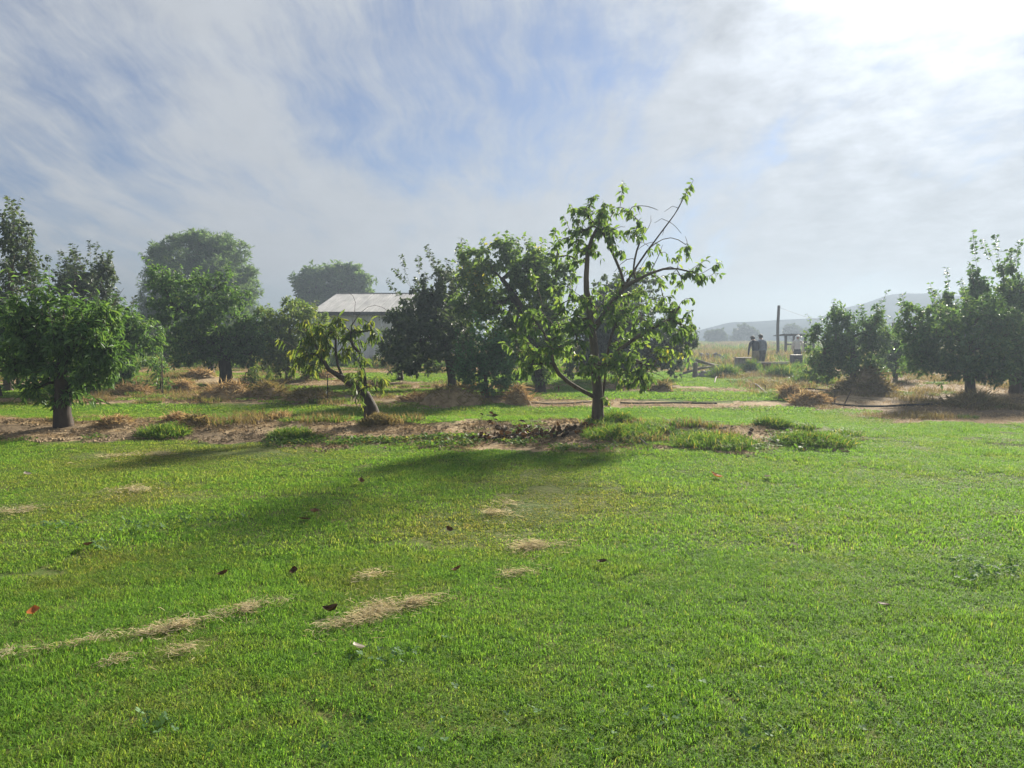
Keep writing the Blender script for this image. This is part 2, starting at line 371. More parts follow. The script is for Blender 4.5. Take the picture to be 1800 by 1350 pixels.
soil_shade_c = t.ramp(nf, [(0.3, (0.085, 0.06, 0.04)), (0.7, (0.205, 0.158, 0.10))])
barec = t.mix(t.math('MULTIPLY', A('soil'), 0.85), strawc, soil_shade_c)  # the soil mask also carries the painted shadow at the strip's left end
gc = t.mix(t.smooth(t.math('ADD', A('bare'), t.math('MULTIPLY', t.math('SUBTRACT', nm, 0.5), 0.7)), 0.35, 0.65), grass, barec)
meadow = t.ramp(t.noise(pos, 0.35, 5.0, 0.65).outputs[0], [(0.3, (0.11, 0.12, 0.055)), (0.5, (0.20, 0.18, 0.09)), (0.7, (0.14, 0.15, 0.07))])
gc = t.mix(A('far'), gc, meadow)
pb = t.node('ShaderNodeBsdfPrincipled'); t.l.new(gc, pb.inputs['Base Color']); pb.inputs['Roughness'].default_value = 1.0; pb.inputs['Specular IOR Level'].default_value = 0.1
bp = t.node('ShaderNodeBump'); bp.inputs['Strength'].default_value = 0.8; bp.inputs['Distance'].default_value = 0.03
t.l.new(t.math('ADD', nf, nm), bp.inputs['Height']); t.l.new(bp.outputs[0], pb.inputs['Normal']); t.l.new(pb.outputs[0], out.inputs[0])
go = obj('ground', make_mesh('ground', np.stack([X, Y, Z], -1), quads, {'bare': bare, 'soil': soil, 'far': far}, True, [m]))
tag(go, 'mown orchard ground with bare planting strips', 'ground', kind='structure')

# ---------------------------------------------------------------- grass, straw and weeds (uncountable stuff)
def blades(rng, n, size, h, w, lean=0.5, flat=False, segs=2):
    """n bent blades on a square tile; returns verts, quads, tris, tint"""
    bx = (rng.random(n) - 0.5) * size; by = (rng.random(n) - 0.5) * size
    a = rng.random(n) * 2 * np.pi; hh = h * (0.45 + 0.75 * rng.random(n)); ln = lean * (0.3 + rng.random(n))
    dx, dy = np.cos(a), np.sin(a); b = a + np.pi / 2 + (rng.random(n) - .5); wx, wy = np.cos(b) * w / 2, np.sin(b) * w / 2
    base = np.stack([bx, by, np.zeros(n)], -1); side = np.stack([wx, wy, np.zeros(n)], -1)
    if flat:
        L = hh; tilt = (rng.random(n) - 0.3) * 0.5
        d = np.stack([dx, dy, tilt], -1); base[:, 2] = rng.random(n) * 0.02
        mid = base + d * (L * 0.5)[:, None] + np.array([0, 0, 0.012]); tip = base + d * L[:, None]
    else:
        mid = base + np.stack([dx * ln * hh * 0.35, dy * ln * hh * 0.35, hh * 0.58], -1)
        tip = base + np.stack([dx * ln * hh * 1.1, dy * ln * hh * 1.1, hh * (1.0 - 0.25 * ln)], -1)
    V = np.stack([base - side, base + side, mid + side * .8, mid - side * .8, tip], 1).reshape(-1, 3)
    i = np.arange(n)[:, None] * 5
    return V, i + np.array([[0, 1, 2, 3]]), i + np.array([[3, 2, 4]]), np.repeat(rng.random(n), 5)
def hidden(name, me): return bpy.data.objects.new(name, me)
rng = np.random.default_rng(3)

def gn_instances(name, pts, rotz, scl, idx, dry, tiles, label, cat, zonly=False):
    me = bpy.data.meshes.new(name); me.vertices.add(len(pts)); me.vertices.foreach_set('co', np.asarray(pts, np.float32).ravel())
    for k, v, ty in (('rz', rotz, 'FLOAT'), ('sc', scl, 'FLOAT'), ('dry', dry, 'FLOAT'), ('ti', idx, 'INT')):
        a = me.attributes.new(k, ty, 'POINT'); a.data.foreach_set('value', np.asarray(v, np.int32 if ty == 'INT' else np.float32))
    o = obj(name, me); tag(o, label, cat, kind='stuff')
    tcoll = bpy.data.collections.new(name + '_tiles')
    for i, tm in enumerate(tiles): tcoll.objects.link(hidden('%s_tile_%02d' % (name, i), tm))
    ng = bpy.data.node_groups.new(name, 'GeometryNodeTree')
    ng.interface.new_socket('Geometry', in_out='INPUT', socket_type='NodeSocketGeometry')
    ng.interface.new_socket('Geometry', in_out='OUTPUT', socket_type='NodeSocketGeometry')
    N = ng.nodes; L = ng.links
    gi, go_ = N.new('NodeGroupInput'), N.new('NodeGroupOutput')
    mp = N.new('GeometryNodeMeshToPoints'); L.new(gi.outputs[0], mp.inputs['Mesh'])
    ci = N.new('GeometryNodeCollectionInfo'); ci.inputs['Collection'].default_value = tcoll; ci.inputs['Separate Children'].default_value = True
    ci.inputs['Reset Children'].default_value = True
    ip = N.new('GeometryNodeInstanceOnPoints'); ip.inputs['Pick Instance'].default_value = True
    def attr(nm, ty):
        a = N.new('GeometryNodeInputNamedAttribute'); a.data_type = ty; a.inputs[0].default_value = nm; return a.outputs[0]
    cx = N.new('ShaderNodeCombineXYZ'); L.new(attr('rz', 'FLOAT'), cx.inputs[2])
    er = N.new('FunctionNodeEulerToRotation'); L.new(cx.outputs[0], er.inputs[0])
    L.new(mp.outputs[0], ip.inputs['Points']); L.new(ci.outputs[0], ip.inputs['Instance']); L.new(attr('ti', 'INT'), ip.inputs['Instance Index'])
    L.new(er.outputs[0], ip.inputs['Rotation']); 
    if zonly:
        sv = N.new('ShaderNodeCombineXYZ'); sv.inputs[0].default_value = sv.inputs[1].default_value = 1.12; L.new(attr('sc', 'FLOAT'), sv.inputs[2]); L.new(sv.outputs[0], ip.inputs['Scale'])
    else: L.new(attr('sc', 'FLOAT'), ip.inputs['Scale'])
    L.new(ip.outputs[0], go_.inputs[0])
    md = o.modifiers.new('scatter', 'NODES'); md.node_group = ng
    return o

m, t, out = new_mat('grass_blade'); M['grass'] = m
geo = t.node('ShaderNodeNewGeometry'); pos = geo.outputs['Position']
tint = t.node('ShaderNodeAttribute', attribute_name='tint').outputs['Fac']
dry = t.node('ShaderNodeAttribute', attribute_name='dry', attribute_type='INSTANCER').outputs['Fac']
gcol = t.ramp(tint, [(0.0, (0.062, 0.136, 0.024)), (0.5, (0.112, 0.232, 0.040)), (0.96, (0.165, 0.295, 0.056)), (1.0, (0.28, 0.29, 0.09))])
dcol = t.ramp(tint, [(0.0, (0.09, 0.125, 0.028)), (0.5, (0.155, 0.185, 0.04)), (1.0, (0.36, 0.30, 0.13))])
n1 = t.noise(pos, 1.1, 4.0, 0.6).outputs[0]; n2 = t.noise(pos, 5.0, 3.0, 0.6).outputs[0]
f = t.math('ADD', dry, t.math('MULTIPLY', t.math('SUBTRACT', t.math('ADD', n1, n2), 1.0), 1.2), clamp=True)
cc = t.mix(f, gcol, dcol)
pb = t.node('ShaderNodeBsdfPrincipled'); t.l.new(cc, pb.inputs['Base Color']); pb.inputs['Roughness'].default_value = 0.6; pb.inputs['Specular IOR Level'].default_value = 0.06
tr = t.node('ShaderNodeBsdfTranslucent'); t.l.new(t.mix(1.0, cc, (1.6, 1.55, 0.75), 'MULTIPLY'), tr.inputs[0])
mx = t.node('ShaderNodeMixShader'); mx.inputs[0].default_value = 0.5
t.l.new(pb.outputs[0], mx.inputs[1]); t.l.new(tr.outputs[0], mx.inputs[2]); t.l.new(mx.outputs[0], out.inputs[0])

def tileset(k, n, size, h, w, lean, mat, flat=False, seed=1):
    r = np.random.default_rng(seed); res = []
    for i in range(k):
        V, Q, T, ti = blades(r, n, size, h, w, lean, flat)
        res.append(make_mesh('tile', V, [Q, T], {'tint': ti}, False, [mat]))
    return res
LAWN = [(0.9, 5.6, 0.36, 1600, 0.036, 0.0036), (5.6, 16.5, 0.42, 700, 0.034, 0.0068), (16.5, 44.0, 0.75, 560, 0.045, 0.018)]
WORN = [(*at(px_, py_)[:2], r_) for px_, py_, r_ in ((940, 880, .8), (880, 905, .5), (230, 866, .7), (250, 800, 1.3), (470, 795, 1.0), (20, 905, .8), (760, 930, .7), (150, 1000, .5), (640, 1030, .4), (960, 835, .8), (1080, 880, .5), (330, 1140, .3))]
pts, rz, sc, ti, dr, tiles = [], [], [], [], [], []
for li, (y0, y1, sz, nbl, bh, bw) in enumerate(LAWN):
    tl = tileset(4, nbl, sz * 1.15, bh, bw, 0.9, M['grass'], seed=11 + li)
    ys = np.arange(y0, y1, sz * 0.85)
    for y in ys:
        hw = y * 0.70 + 2.2
        xs = np.arange(-hw, hw, sz * 0.85)
        x = xs + (rng.random(len(xs)) - .5) * sz * .4; yy = y + (rng.random(len(xs)) - .5) * sz * .4
        b, w_, s_, f_ = masks(x, yy)
        brk = (fbm(x * 1.1, yy * 1.1, 66) > (2.0 if y < 16 else 0.64)) & ~inpoly(*to_px(x, yy), DIRT)
        worn = sum(np.exp(-(((x - wx_) / rw_) ** 2 + ((yy - wy_) / rw_) ** 2)) for wx_, wy_, rw_ in WORN) + 0 * x
        worn = np.clip(worn * (0.4 + 1.2 * fbm(x * 1.9, yy * 1.9, 12)), 0, 1.2)
        keep = ((b < 0.5) | (w_ > 0.5) | brk) & (f_ < 0.7) & (rng.random(len(x)) > (worn - .5) * .3)
        x, yy, w_, worn = x[keep], yy[keep], w_[keep], worn[keep]
        d = 0.02 + 0.55 * (fbm(x * .45, yy * .45, 77) - 0.45) + 0.14 * np.clip((yy - 3.5) / 4, 0, 1) * np.clip((1.5 - x) / 5, -0.3, 1) + 0.10 * (yy > 14) + 0.55 * worn
        pts.append(np.stack([x, yy, height(x, yy) - 0.003], -1)); rz.append(rng.random(len(x)) * 6.283)
        sc.append((0.45 + 1.15 * fbm(x * 1.7, yy * 1.7, 55)) * (1 - .35 * np.minimum(worn, 1)) * (1 + 0.35 * w_) * (0.85 + .3 * rng.random(len(x)))); ti.append(rng.integers(0, 4, len(x)) + 4 * li); dr.append(d)
    tiles += tl
gn_instances('lawn_grass', np.concatenate(pts), np.concatenate(rz), np.concatenate(sc), np.concatenate(ti), np.concatenate(dr), tiles,
             'short green mown grass covering the lawn and the alleys between tree rows', 'grass', True)
# straw litter on the bare strips
pts, rz, sc, ti, dr, tiles = [], [], [], [], [], []
for li, (y0, y1, sz, nbl, ln, bw) in enumerate([(9.5, 16, 0.42, 150, 0.11, 0.006), (16, 42, 0.9, 190, 0.20, 0.014)]):
    tiles += tileset(3, nbl, sz * 1.2, ln, bw, 0.5, M['straw'], True, 31 + li)
    for y in np.arange(y0, y1, sz):
        xs = np.arange(-(y * .7 + 2), y * .7 + 2, sz)
        x = xs + (rng.random(len(xs)) - .5) * sz * .6; yy = y + (rng.random(len(xs)) - .5) * sz * .6
        b, w_, s_, f_ = masks(x, yy)
        keep = (b > .5) & (w_ < .5) & (rng.random(len(x)) < np.where(s_ > .5, .35, .95))
        x, yy = x[keep], yy[keep]
        pts.append(np.stack([x, yy, height(x, yy) + .002], -1)); rz.append(rng.random(len(x)) * 6.283); sc.append(.7 + .6 * rng.random(len(x)))
        ti.append(rng.integers(0, 3, len(x)) + 3 * li); dr.append(np.zeros(len(x)))
gn_instances('straw_litter', np.concatenate(pts), np.concatenate(rz), np.concatenate(sc), np.concatenate(ti), np.concatenate(dr), tiles,
             'dry straw litter strewn over the bare planting strips', 'straw')
# green weeds along the strips and rough dry weeds on the right-hand block
pts, rz, sc, ti, dr, tiles = [], [], [], [], [], []
tiles += tileset(3, 260, 0.40, 0.13, 0.012, 0.9, M['weed'], seed=51) + tileset(3, 150, 0.8, 0.26, 0.014, 0.7, M['dryweed'], seed=52)
for y in np.arange(9.5, 50, 0.34):
    st = 0.34 if y < 17 else 0.6
    xs = np.arange(-(y * .7 + 2), y * .7 + 3, st)
    x = xs + (rng.random(len(xs)) - .5) * st; yy = y + (rng.random(len(xs)) - .5) * .4
    b, w_, s_, f_ = masks(x, yy); px, py = to_px(x, yy)
    edge = (b > .5) & (y < 16)
    inweed = (w_ > .5) & (rng.random(len(x)) < 0.8)
    ndirt = fbm(x * .5, yy * .5, 91)
    dirtw = inpoly(px, py, DIRT) & (rng.random(len(x)) < np.clip((ndirt - 0.42) * 4, 0, .75)) & (yy > 15)
    strip = (b > .5) & (~inpoly(px, py, DIRT)) & (rng.random(len(x)) < np.clip((ndirt - .5) * 3, 0, .5))
    for k, kk in ((inweed | (strip & (rng.random(len(x)) < .5)), 0), (dirtw | strip, 3)):
        if not k.any(): continue
        xx, y2 = x[k], yy[k]; n = len(xx)
        green = (kk == 3) & (rng.random(n) < 0.35)
        pts.append(np.stack([xx, y2, height(xx, y2) - .01], -1)); rz.append(rng.random(n) * 6.283)
        sc.append((.5 + .7 * rng.random(n)) * (0.75 if kk == 3 and y < 24 else 1)); ti.append(np.where(green, 0, kk) + rng.integers(0, 3, n)); dr.append(np.zeros(n))
gn_instances('strip_weeds', np.concatenate(pts), np.concatenate(rz), np.concatenate(sc), np.concatenate(ti), np.concatenate(dr), tiles,
             'tufts of green and dry weeds growing on the planting strips', 'weeds')
# creeping broad-leaved weeds along the near side of the front strip, and crumbs of soil
def leafy_tile(n, size, ls, seed, mat):
    r = np.random.default_rng(seed); p = np.stack([(r.random(n) - .5) * size, (r.random(n) - .5) * size, r.random(n) * .045 + .004], -1); p[:, :2] *= (r.random(n) ** .3)[:, None]
    a = r.random(n) * 6.283; d = np.stack([np.cos(a), np.sin(a), r.normal(size=n) * .35], -1); q = np.stack([-np.sin(a), np.cos(a), r.normal(size=n) * .35], -1); L = (ls * (.5 + r.random(n)))[:, None]
    V = np.stack([p, p + d * L * .55 - q * L * .36, p + d * L, p + d * L * .55 + q * L * .36], 1).reshape(-1, 3)
    return make_mesh('tile', V, np.arange(n * 4).reshape(-1, 4), {'tint': np.repeat(r.random(n), 4)}, False, [mat])
def crumb_tile(n, size, seed, mat):
    r = np.random.default_rng(seed); V, T = [], []
    for k in range(n):
        c = np.array([(r.random() - .5) * size, (r.random() - .5) * size, 0.004]); s_ = .008 + .022 * r.random() ** 2.5
        o_ = np.array([(1, 0, 0), (-1, 0, 0), (0, 1, 0), (0, -1, 0), (0, 0, .8), (0, 0, -.5)]) * s_ * (.6 + .7 * r.random((6, 1))); V.append(c + o_)
        T += [[6 * k + a_ for a_ in f_] for f_ in ((0, 2, 4), (2, 1, 4), (1, 3, 4), (3, 0, 4), (2, 0, 5), (1, 2, 5), (3, 1, 5), (0, 3, 5))]
    return make_mesh('tile', np.concatenate(V), np.array(T), None, False, [mat])
pts, rz, sc, ti, dr = [], [], [], [], []
tiles = [leafy_tile(150, .42, .035, 71 + k, M['weed']) for k in range(3)] + [crumb_tile(60, .5, 75 + k, M['earth']) for k in range(3)]
for y in np.arange(10.6, 15.6, .2):
    xs = np.arange(-(y * .7 + 2), 6.5, .2); x = xs + (rng.random(len(xs)) - .5) * .2; yy = y + (rng.random(len(xs)) - .5) * .2
    b_, w_, s_, f_ = masks(x, yy); px, py = to_px(x, yy, height(x, yy)); nn = fbm(x * .9, yy * 1.3, 88)
    edge = np.clip((py - 752) / 22, 0, 1)
    g = (b_ > .5) & (rng.random(len(x)) < np.clip((nn - .47) * 4, 0, 1) * (.12 + .88 * edge)); c_ = (b_ > .5) & ~g & (rng.random(len(x)) < .35)
    for k, kk in ((g, 0), (c_, 3)):
        n = int(k.sum())
        if n: pts.append(np.stack([x[k], yy[k], height(x[k], yy[k])], -1)); rz.append(rng.random(n) * 6.283); sc.append(.6 + .8 * rng.random(n)); ti.append(kk + rng.integers(0, 3, n)); dr.append(np.zeros(n))
gn_instances('creeping_weeds', np.concatenate(pts), np.concatenate(rz), np.concatenate(sc), np.concatenate(ti), np.concatenate(dr), tiles, 'low creeping weeds and soil crumbs along the front planting strip', 'weeds')
# tall dry meadow behind the orchard
pts, rz, sc, ti, dr, tiles = [], [], [], [], [], []
tiles += tileset(4, 240, 1.6, 0.75, 0.035, 0.5, M['dryweed'], seed=61) + tileset(2, 160, 1.4, 0.7, 0.045, 0.6, M['weed'], seed=62)
for y in np.concatenate([np.arange(40, 70, 1.1), np.arange(70, 170, 3.0)]):
    st = 1.2 if y < 70 else 2.6
    xs = np.arange(-y * .72, y * .72, st); x = xs + (rng.random(len(xs)) - .5) * st; yy = y + (rng.random(len(xs)) - .5) * st
    n = len(x); g = fbm(x * .12, yy * .12, 97) + (rng.random(n) - .5) * .3
    pts.append(np.stack([x, yy, height(x, yy) - .03], -1)); rz.append(rng.random(n) * 6.283); sc.append((.5 + .6 * rng.random(n)) * (1 if y < 70 else 1.3))
    ti.append(np.where(g > .50, 4 + rng.integers(0, 2, n), rng.integers(0, 4, n))); dr.append(np.zeros(n))
gn_instances('meadow_grass', np.concatenate(pts), np.concatenate(rz), np.concatenate(sc), np.concatenate(ti), np.concatenate(dr), tiles,
             'tall dry yellow meadow grass behind the orchard', 'grass')

# ---------------------------------------------------------------- hills and air
def hill(name, prof, Y, depth, label, mat):
    pxs = np.array([p[0] for p in prof], float); pys = np.array([p[1] for p in prof], float)
    xs = np.linspace(pxs[0], pxs[-1], 260); top = np.interp(xs, pxs, pys)
    k = np.ones(5) / 5; top[2:-2] = np.convolve(top, k, 'valid')
    rows = 24; V = []
    for j in range(rows + 1):
        u = j / rows; f = math.sin(min(u / 0.75, 1.0) * math.pi / 2) if u < 0.75 else math.cos((u - .75) / .25 * math.pi / 2)
        yy = Y - depth * 0.6 + depth * u
        xx = (xs - 900) / FPX * Y
        crest = CAMZ + (592 - top) / FPX * (Y - depth * .6 + depth * .75)
        rid = (fbm(xx * .03 + 7, np.full(len(xx), yy * .03), 5, 4) - .5)
        z = np.maximum(crest, 0.3) * f * (1 + rid * 0.35 * (1 - f)) + rid * 1.2 * (u > 0) * (u < 1) - (0.6 if u in (0, 1) else 0)
        V.append(np.stack([xx, np.full(len(xx), yy), z], -1))
    n = len(xs); V = np.concatenate(V)
    i = (np.arange(rows)[:, None] * n + np.arange(n - 1)[None]).ravel()
    o = obj(name, make_mesh(name, V, np.stack([i, i + 1, i + n + 1, i + n], -1), None, True, [mat]))
    return tag(o, label, 'hill', kind='structure')
M['hill'] = plain('hill_haze_scrub', (0.030, 0.045, 0.065), (0.065, 0.082, 0.095), 0.09, 1.0, bump=0.0, detail=8, spec=0.0)  # blue of the hazy distance is put into the scrub colour
hill('hill', [(1100, 594), (1235, 585), (1260, 578), (1305, 567), (1345, 566), (1400, 562), (1470, 560), (1520, 540), (1560, 532), (1580, 524), (1600, 517), (1614, 515),
              (1630, 518), (1650, 515), (1690, 522), (1740, 530), (1800, 545), (1900, 560), (2000, 566), (2200, 580), (2500, 594)], 245, 100,
     'blue hazy hill ridge on the right horizon', M['hill'])
hill('low_hill', [(-900, 594), (-400, 588), (0, 584), (300, 585), (600, 586), (900, 587), (1100, 589), (1250, 592), (1400, 596)], 300, 70, 'low faint ridge behind the left trees', M['hill'])
b = MB(); b.box((0, 0, 9), (940, 940, 21))
hz, t, out = new_mat('haze_air')
pv = t.node('ShaderNodeVolumePrincipled'); pv.inputs['Color'].default_value = (0.20, 0.243, 0.30, 1); pv.inputs['Density'].default_value = 0.0039; pv.inputs['Anisotropy'].default_value = 0.42
t.l.new(pv.outputs[0], out.inputs['Volume'])
ho = b.build('haze', hz); tag(ho, 'thin bright haze in the backlit air', 'haze', kind='stuff')

# ---------------------------------------------------------------- trees
def leaf_template(n=2):
    """leaf along +Y, length 1, half-width 0.5 at widest, folded on the midrib and curved down"""
    if n == 1: us = [0, 0.45, 1.0]; ws = [0.0, 0.5, 0.0]
    else: us = [0, 0.22, 0.55, 0.82, 1.0]; ws = [0.02, 0.40, 0.5, 0.27, 0.0]
    V, F = [], []
    for u, w in zip(us, ws):
        zc_ = -0.22 * u * u
        V += [(-w, u, zc_ + 0.22 * w), (0, u, zc_), (w, u, zc_ + 0.22 * w)]
    for i in range(len(us) - 1):
        a = i * 3; F += [(a, a + 1, a + 4, a + 3), (a + 1, a + 2, a + 5, a + 4)]
    return np.array(V), np.array(F)
LT = {1: leaf_template(1), 2: leaf_template(2)}
def leaf_arrays(pos, d, up, L, wd, tint, lod):
    T, F = LT[lod]
    y = norm(d); x = norm(np.cross(y, up)); z = np.cross(x, y)
    V = pos[:, None] + L[:, None, None] * (T[None, :, 0:1] * wd * x[:, None] + T[None, :, 1:2] * y[:, None] + T[None, :, 2:3] * z[:, None])
    n = len(T); Fq = (np.arange(len(pos))[:, None, None] * n + F[None]).reshape(-1, 4)
    return V.reshape(-1, 3), Fq, np.repeat(tint, n)

class Skel:
    def __init__(s, cap=60000): s.p = np.zeros((cap, 3)); s.par = np.full(cap, -1, int); s.n = 0; s.tips = []
    def add(s, p, par): s.p[s.n] = p; s.par[s.n] = par; s.n += 1; return s.n - 1
    def path(s, pts, par):
        for p in pts: par = s.add(p, par)
        return par
    def nearest(s, p, lo=0, zpen=0.8):
        d = s.p[lo:s.n] - p; q = (d ** 2).sum(1) ** .5 + zpen * np.maximum(d[:, 2], 0)
        return int(q.argmin()) + lo
def resample(pts, step):
    pts = np.asarray(pts, float); seg = np.linalg.norm(np.diff(pts, axis=0), axis=1); cum = np.concatenate([[0], np.cumsum(seg)])
    n = max(int(cum[-1] / step), 1) + 1; tt = np.linspace(0, cum[-1], n)
    # smooth interpolation
    out = np.stack([np.interp(tt, cum, pts[:, k]) for k in range(3)], -1)
    if n > 4:
        for _ in range(2): out[1:-1] = 0.5 * out[1:-1] + 0.25 * (out[:-2] + out[2:])
    return out

def tree(name, label, base, trunk, blobs, leaf, mat, n_tips=300, r0=0.12, limbs=(), shoots=(), bare=(), bark='bark', d=None, per_tip=12,
         Ls=(0.08, 0.55), droop=0.3, lod=1, seed=0, parts=0, group=None, cat='tree', depth=0.85, rtip=0.004, twig=0.35, outer=0.5, ystep=0.22, clump=0.0, upright=0.0, twigs=0, grow=1.17, spikes=0.05):
    rng = np.random.default_rng(seed); n_tips = int(n_tips * 1.55); Ls = (Ls[0] * 1.1, Ls[1])
    b = ground_at(*base) if (d is None or (base[1] > 640 and d < 40)) else P(base[0], base[1], d)
    Yb = b[1]; b[2] = gz(b[0], b[1]) - 0.03
    s = Yb / FPX
    def W3(q):
        return P(q[0], q[1], Yb + (q[2] if len(q) > 2 else 0.0))
    S = Skel(); 
    tp = resample([b] + [W3(q) for q in trunk], ystep)
    tp[1:-1] += (rng.random((len(tp) - 2, 3)) - .5) * 0.03 if len(tp) > 2 else 0
    S.add(tp[0], -1); S.path(tp[1:], 0); ntrunk = S.n
    leafpos = []                      # (node path, kind)
    for lm in limbs:
        q = [W3(a) for a in lm]; i = S.nearest(q[0], zpen=0)
        S.path(resample([S.p[i]] + q, ystep)[1:], i)
    for sh in bare:
        q = [W3(a) for a in sh]; i = S.nearest(q[0], zpen=0); S.path(resample([S.p[i]] + q, ystep * .6)[1:], i)
    BC = []
    for bl in blobs:
        px, py, rx, ry = bl[:4]; dy = bl[4] if len(bl) > 4 else (rng.random() - .5) * rx * s * 0.9; wgt = bl[5] if len(bl) > 5 else 1.0
        rx *= grow; ry *= grow; c = P(px, py, Yb + dy); BC.append((c, np.array([rx * s, max(rx, ry) * s * depth, ry * s]), rx * ry * wgt))
    lo = max(int(ntrunk * 0.55), 1)
    for c, rr, wgt in BC:
        i = S.nearest(c, lo, 0.8); a = S.p[i]; v = c - a; L = np.linalg.norm(v)
        if L > ystep * 1.5:
            mid = a + v * 0.5 + np.array([0, 0, 0.10 * L]) + (rng.random(3) - .5) * 0.18 * L
            S.path(resample([a, mid, c], ystep)[1:], i)
    wsum = sum(w for _, _, w in BC); tips = []
    for c, rr, wgt in BC:
        n = max(int(n_tips * wgt / wsum + .5), 3)
        u = norm(rng.normal(size=(n, 3))); lump = 0.68 + 0.62 * vnoise(u[:, 0] * 2.3 + c[0] * 7 + 50, u[:, 2] * 2.3 + u[:, 1] * 1.7 + 50, seed)
        q = c + u * rr * (lump * rng.random(n) ** outer)[:, None]
        ks = max(int(3 + wgt / 700), 3); su = norm(rng.normal(size=(ks, 3))); which = rng.integers(0, ks, n); sub = rng.random(n) < 0.42
        q2 = c + su[which] * rr * 0.86 + u * rr * (0.38 * rng.random(n) ** .4)[:, None]
        q[sub] = q2[sub]; tips.append(q)
    tips = np.concatenate(tips); tips = tips[tips[:, 2] > gz(b[0], b[1]) + 0.12]
    vr = np.median([r_.mean() for _, r_, _ in BC]) * .45
    for _ in range(int(1 + len(BC) * .3) if spikes > .02 else 0):       # gaps in the crown
        vc = tips[rng.integers(len(tips))]; tips = tips[(((tips - vc) / np.array([1, 1.6, 1])) ** 2).sum(1) > (vr * (.5 + .6 * rng.random())) ** 2] if len(tips) > 40 else tips
    dmin = np.array([np.sqrt(((S.p[:S.n] - q) ** 2).sum(1)).min() for q in tips]); tips = tips[np.argsort(dmin)]
    LP, LD = [], []
    def leaves_on(path, n, tl):
        """n leaves along the last part of a path"""
        path = np.asarray(path)
        if len(path) < 2: return
        u = rng.random(n); k = np.minimum((u * (len(path) - 1)).astype(int), len(path) - 2); fr = (u * (len(path) - 1) - k)[:, None]
        p = path[k] * (1 - fr) + path[k + 1] * fr; t_ = norm(path[k + 1] - path[k])
        r_ = norm(np.cross(t_, rng.normal(size=(n, 3)))); dd = norm(t_ * (0.35 + .4 * rng.random((n, 1))) + r_)
        dd[:, 2] -= droop * (0.5 + rng.random(n)); dd = norm(dd)
        LP.append(p + r_ * 0.01); LD.append(dd)
    for q in tips:
        i = S.nearest(q, 1); a = S.p[i].copy(); v = q - a; L = np.linalg.norm(v)
        if L < 0.03: continue
        step = max(0.10, twig * .3); k = max(int(L / step), 1) + 1
        uu = np.linspace(0, 1, k + 1)[1:]
        sag = np.array([0, 0, 1.0]) * 0.12 * L * np.sin(uu * np.pi)[:, None] + (rng.random((k, 3)) - .5) * 0.16 * L * np.sin(uu * np.pi)[:, None]
        pp = a + v * uu[:, None] + sag; S.path(pp, i)
        full = np.concatenate([a[None], pp]); ln = min(L, twig); kk = max(int(len(full) * ln / L), 2)
        out_ = norm((q - a)[None])[0]; ext = full[-1] + out_ * 0.06 + np.array([0, 0, (-0.05 * droop + upright * .1)])
        leaves_on(np.concatenate([full[-kk:], ext[None]]), max(int(per_tip * (0.6 + .8 * rng.random())), 1), 0)
    for _ in range(twigs):                # leafless side twigs on the limbs
        i = int(rng.integers(ntrunk, S.n)); a = S.p[i].copy(); v = norm(rng.normal(size=3) + np.array([0.3, 0, .2])) * (.12 + .28 * rng.random())
        S.path(resample([a, a + v * .5 + (rng.random(3) - .5) * .06, a + v + np.array([0, 0, -.03])], .08)[1:], i)
    cm = tips.mean(0)
    for _ in range(int(len(tips) * spikes)):      # young shoots breaking the outline
        i = S.nearest(tips[rng.integers(len(tips))], 1); a = S.p[i].copy(); v = norm(norm(a - cm) + np.array([0, 0, .7]) + rng.normal(size=3) * .3) * (.25 + .35 * rng.random()) * (1.3 if Yb > 40 else 1.0)
        pp = resample([a, a + v * .5 + (rng.random(3) - .5) * .08, a + v], .1); S.path(pp[1:], i); leaves_on(pp, int(per_tip * (1.6 if Yb > 40 else .9)) + 3, 0)
    for sh in shoots:                     # leafy upright shoots
        if len(sh) == 2: (x0, y0), (x1, y1) = sh; q0, q1 = np.array(W3((x0, y0))), np.array(W3((x1, y1)))
        dyo = (rng.random() - .5) * 0.6; q0[1] += dyo; q1[1] += dyo
        i = S.nearest(q0, 1); a = S.p[i].copy(); L = np.linalg.norm(q1 - a)
        mid = (a + q1) / 2 + (rng.random(3) - .5) * 0.08 * L
        pp = resample([a, mid, q1], 0.12); S.path(pp[1:], i)
        leaves_on(pp[len(pp) // 3:], int(L / 0.012 * (0.09 / Ls[0]) * .55) + 6, 0)
    # radii by pipe model
    n = S.n; e = 1.85; acc = np.zeros(n)
    for i in range(n - 1, 0, -1):
        if acc[i] == 0: acc[i] = rtip ** e
        acc[S.par[i]] += acc[i]
    # a chain child passes its value on unchanged
    rad = acc ** (1 / e); k = (r0 - rtip) / max(rad[0] - rtip, 1e-6); rad = rtip + (rad - rtip) * min(k, 1.6)
    rad[:ntrunk] = np.maximum(np.minimum(rad[:ntrunk], r0), np.linspace(r0, max(min(rad[ntrunk - 1], r0), r0 * .28), ntrunk)); rad[0] *= 1.35
    if ntrunk > 2: rad[1] *= 1.08
    child = {}
    for i in range(1, n):
        j = S.par[i]
        if j not in child or rad[i] > rad[child[j]]: child[j] = i
    tb = MB()
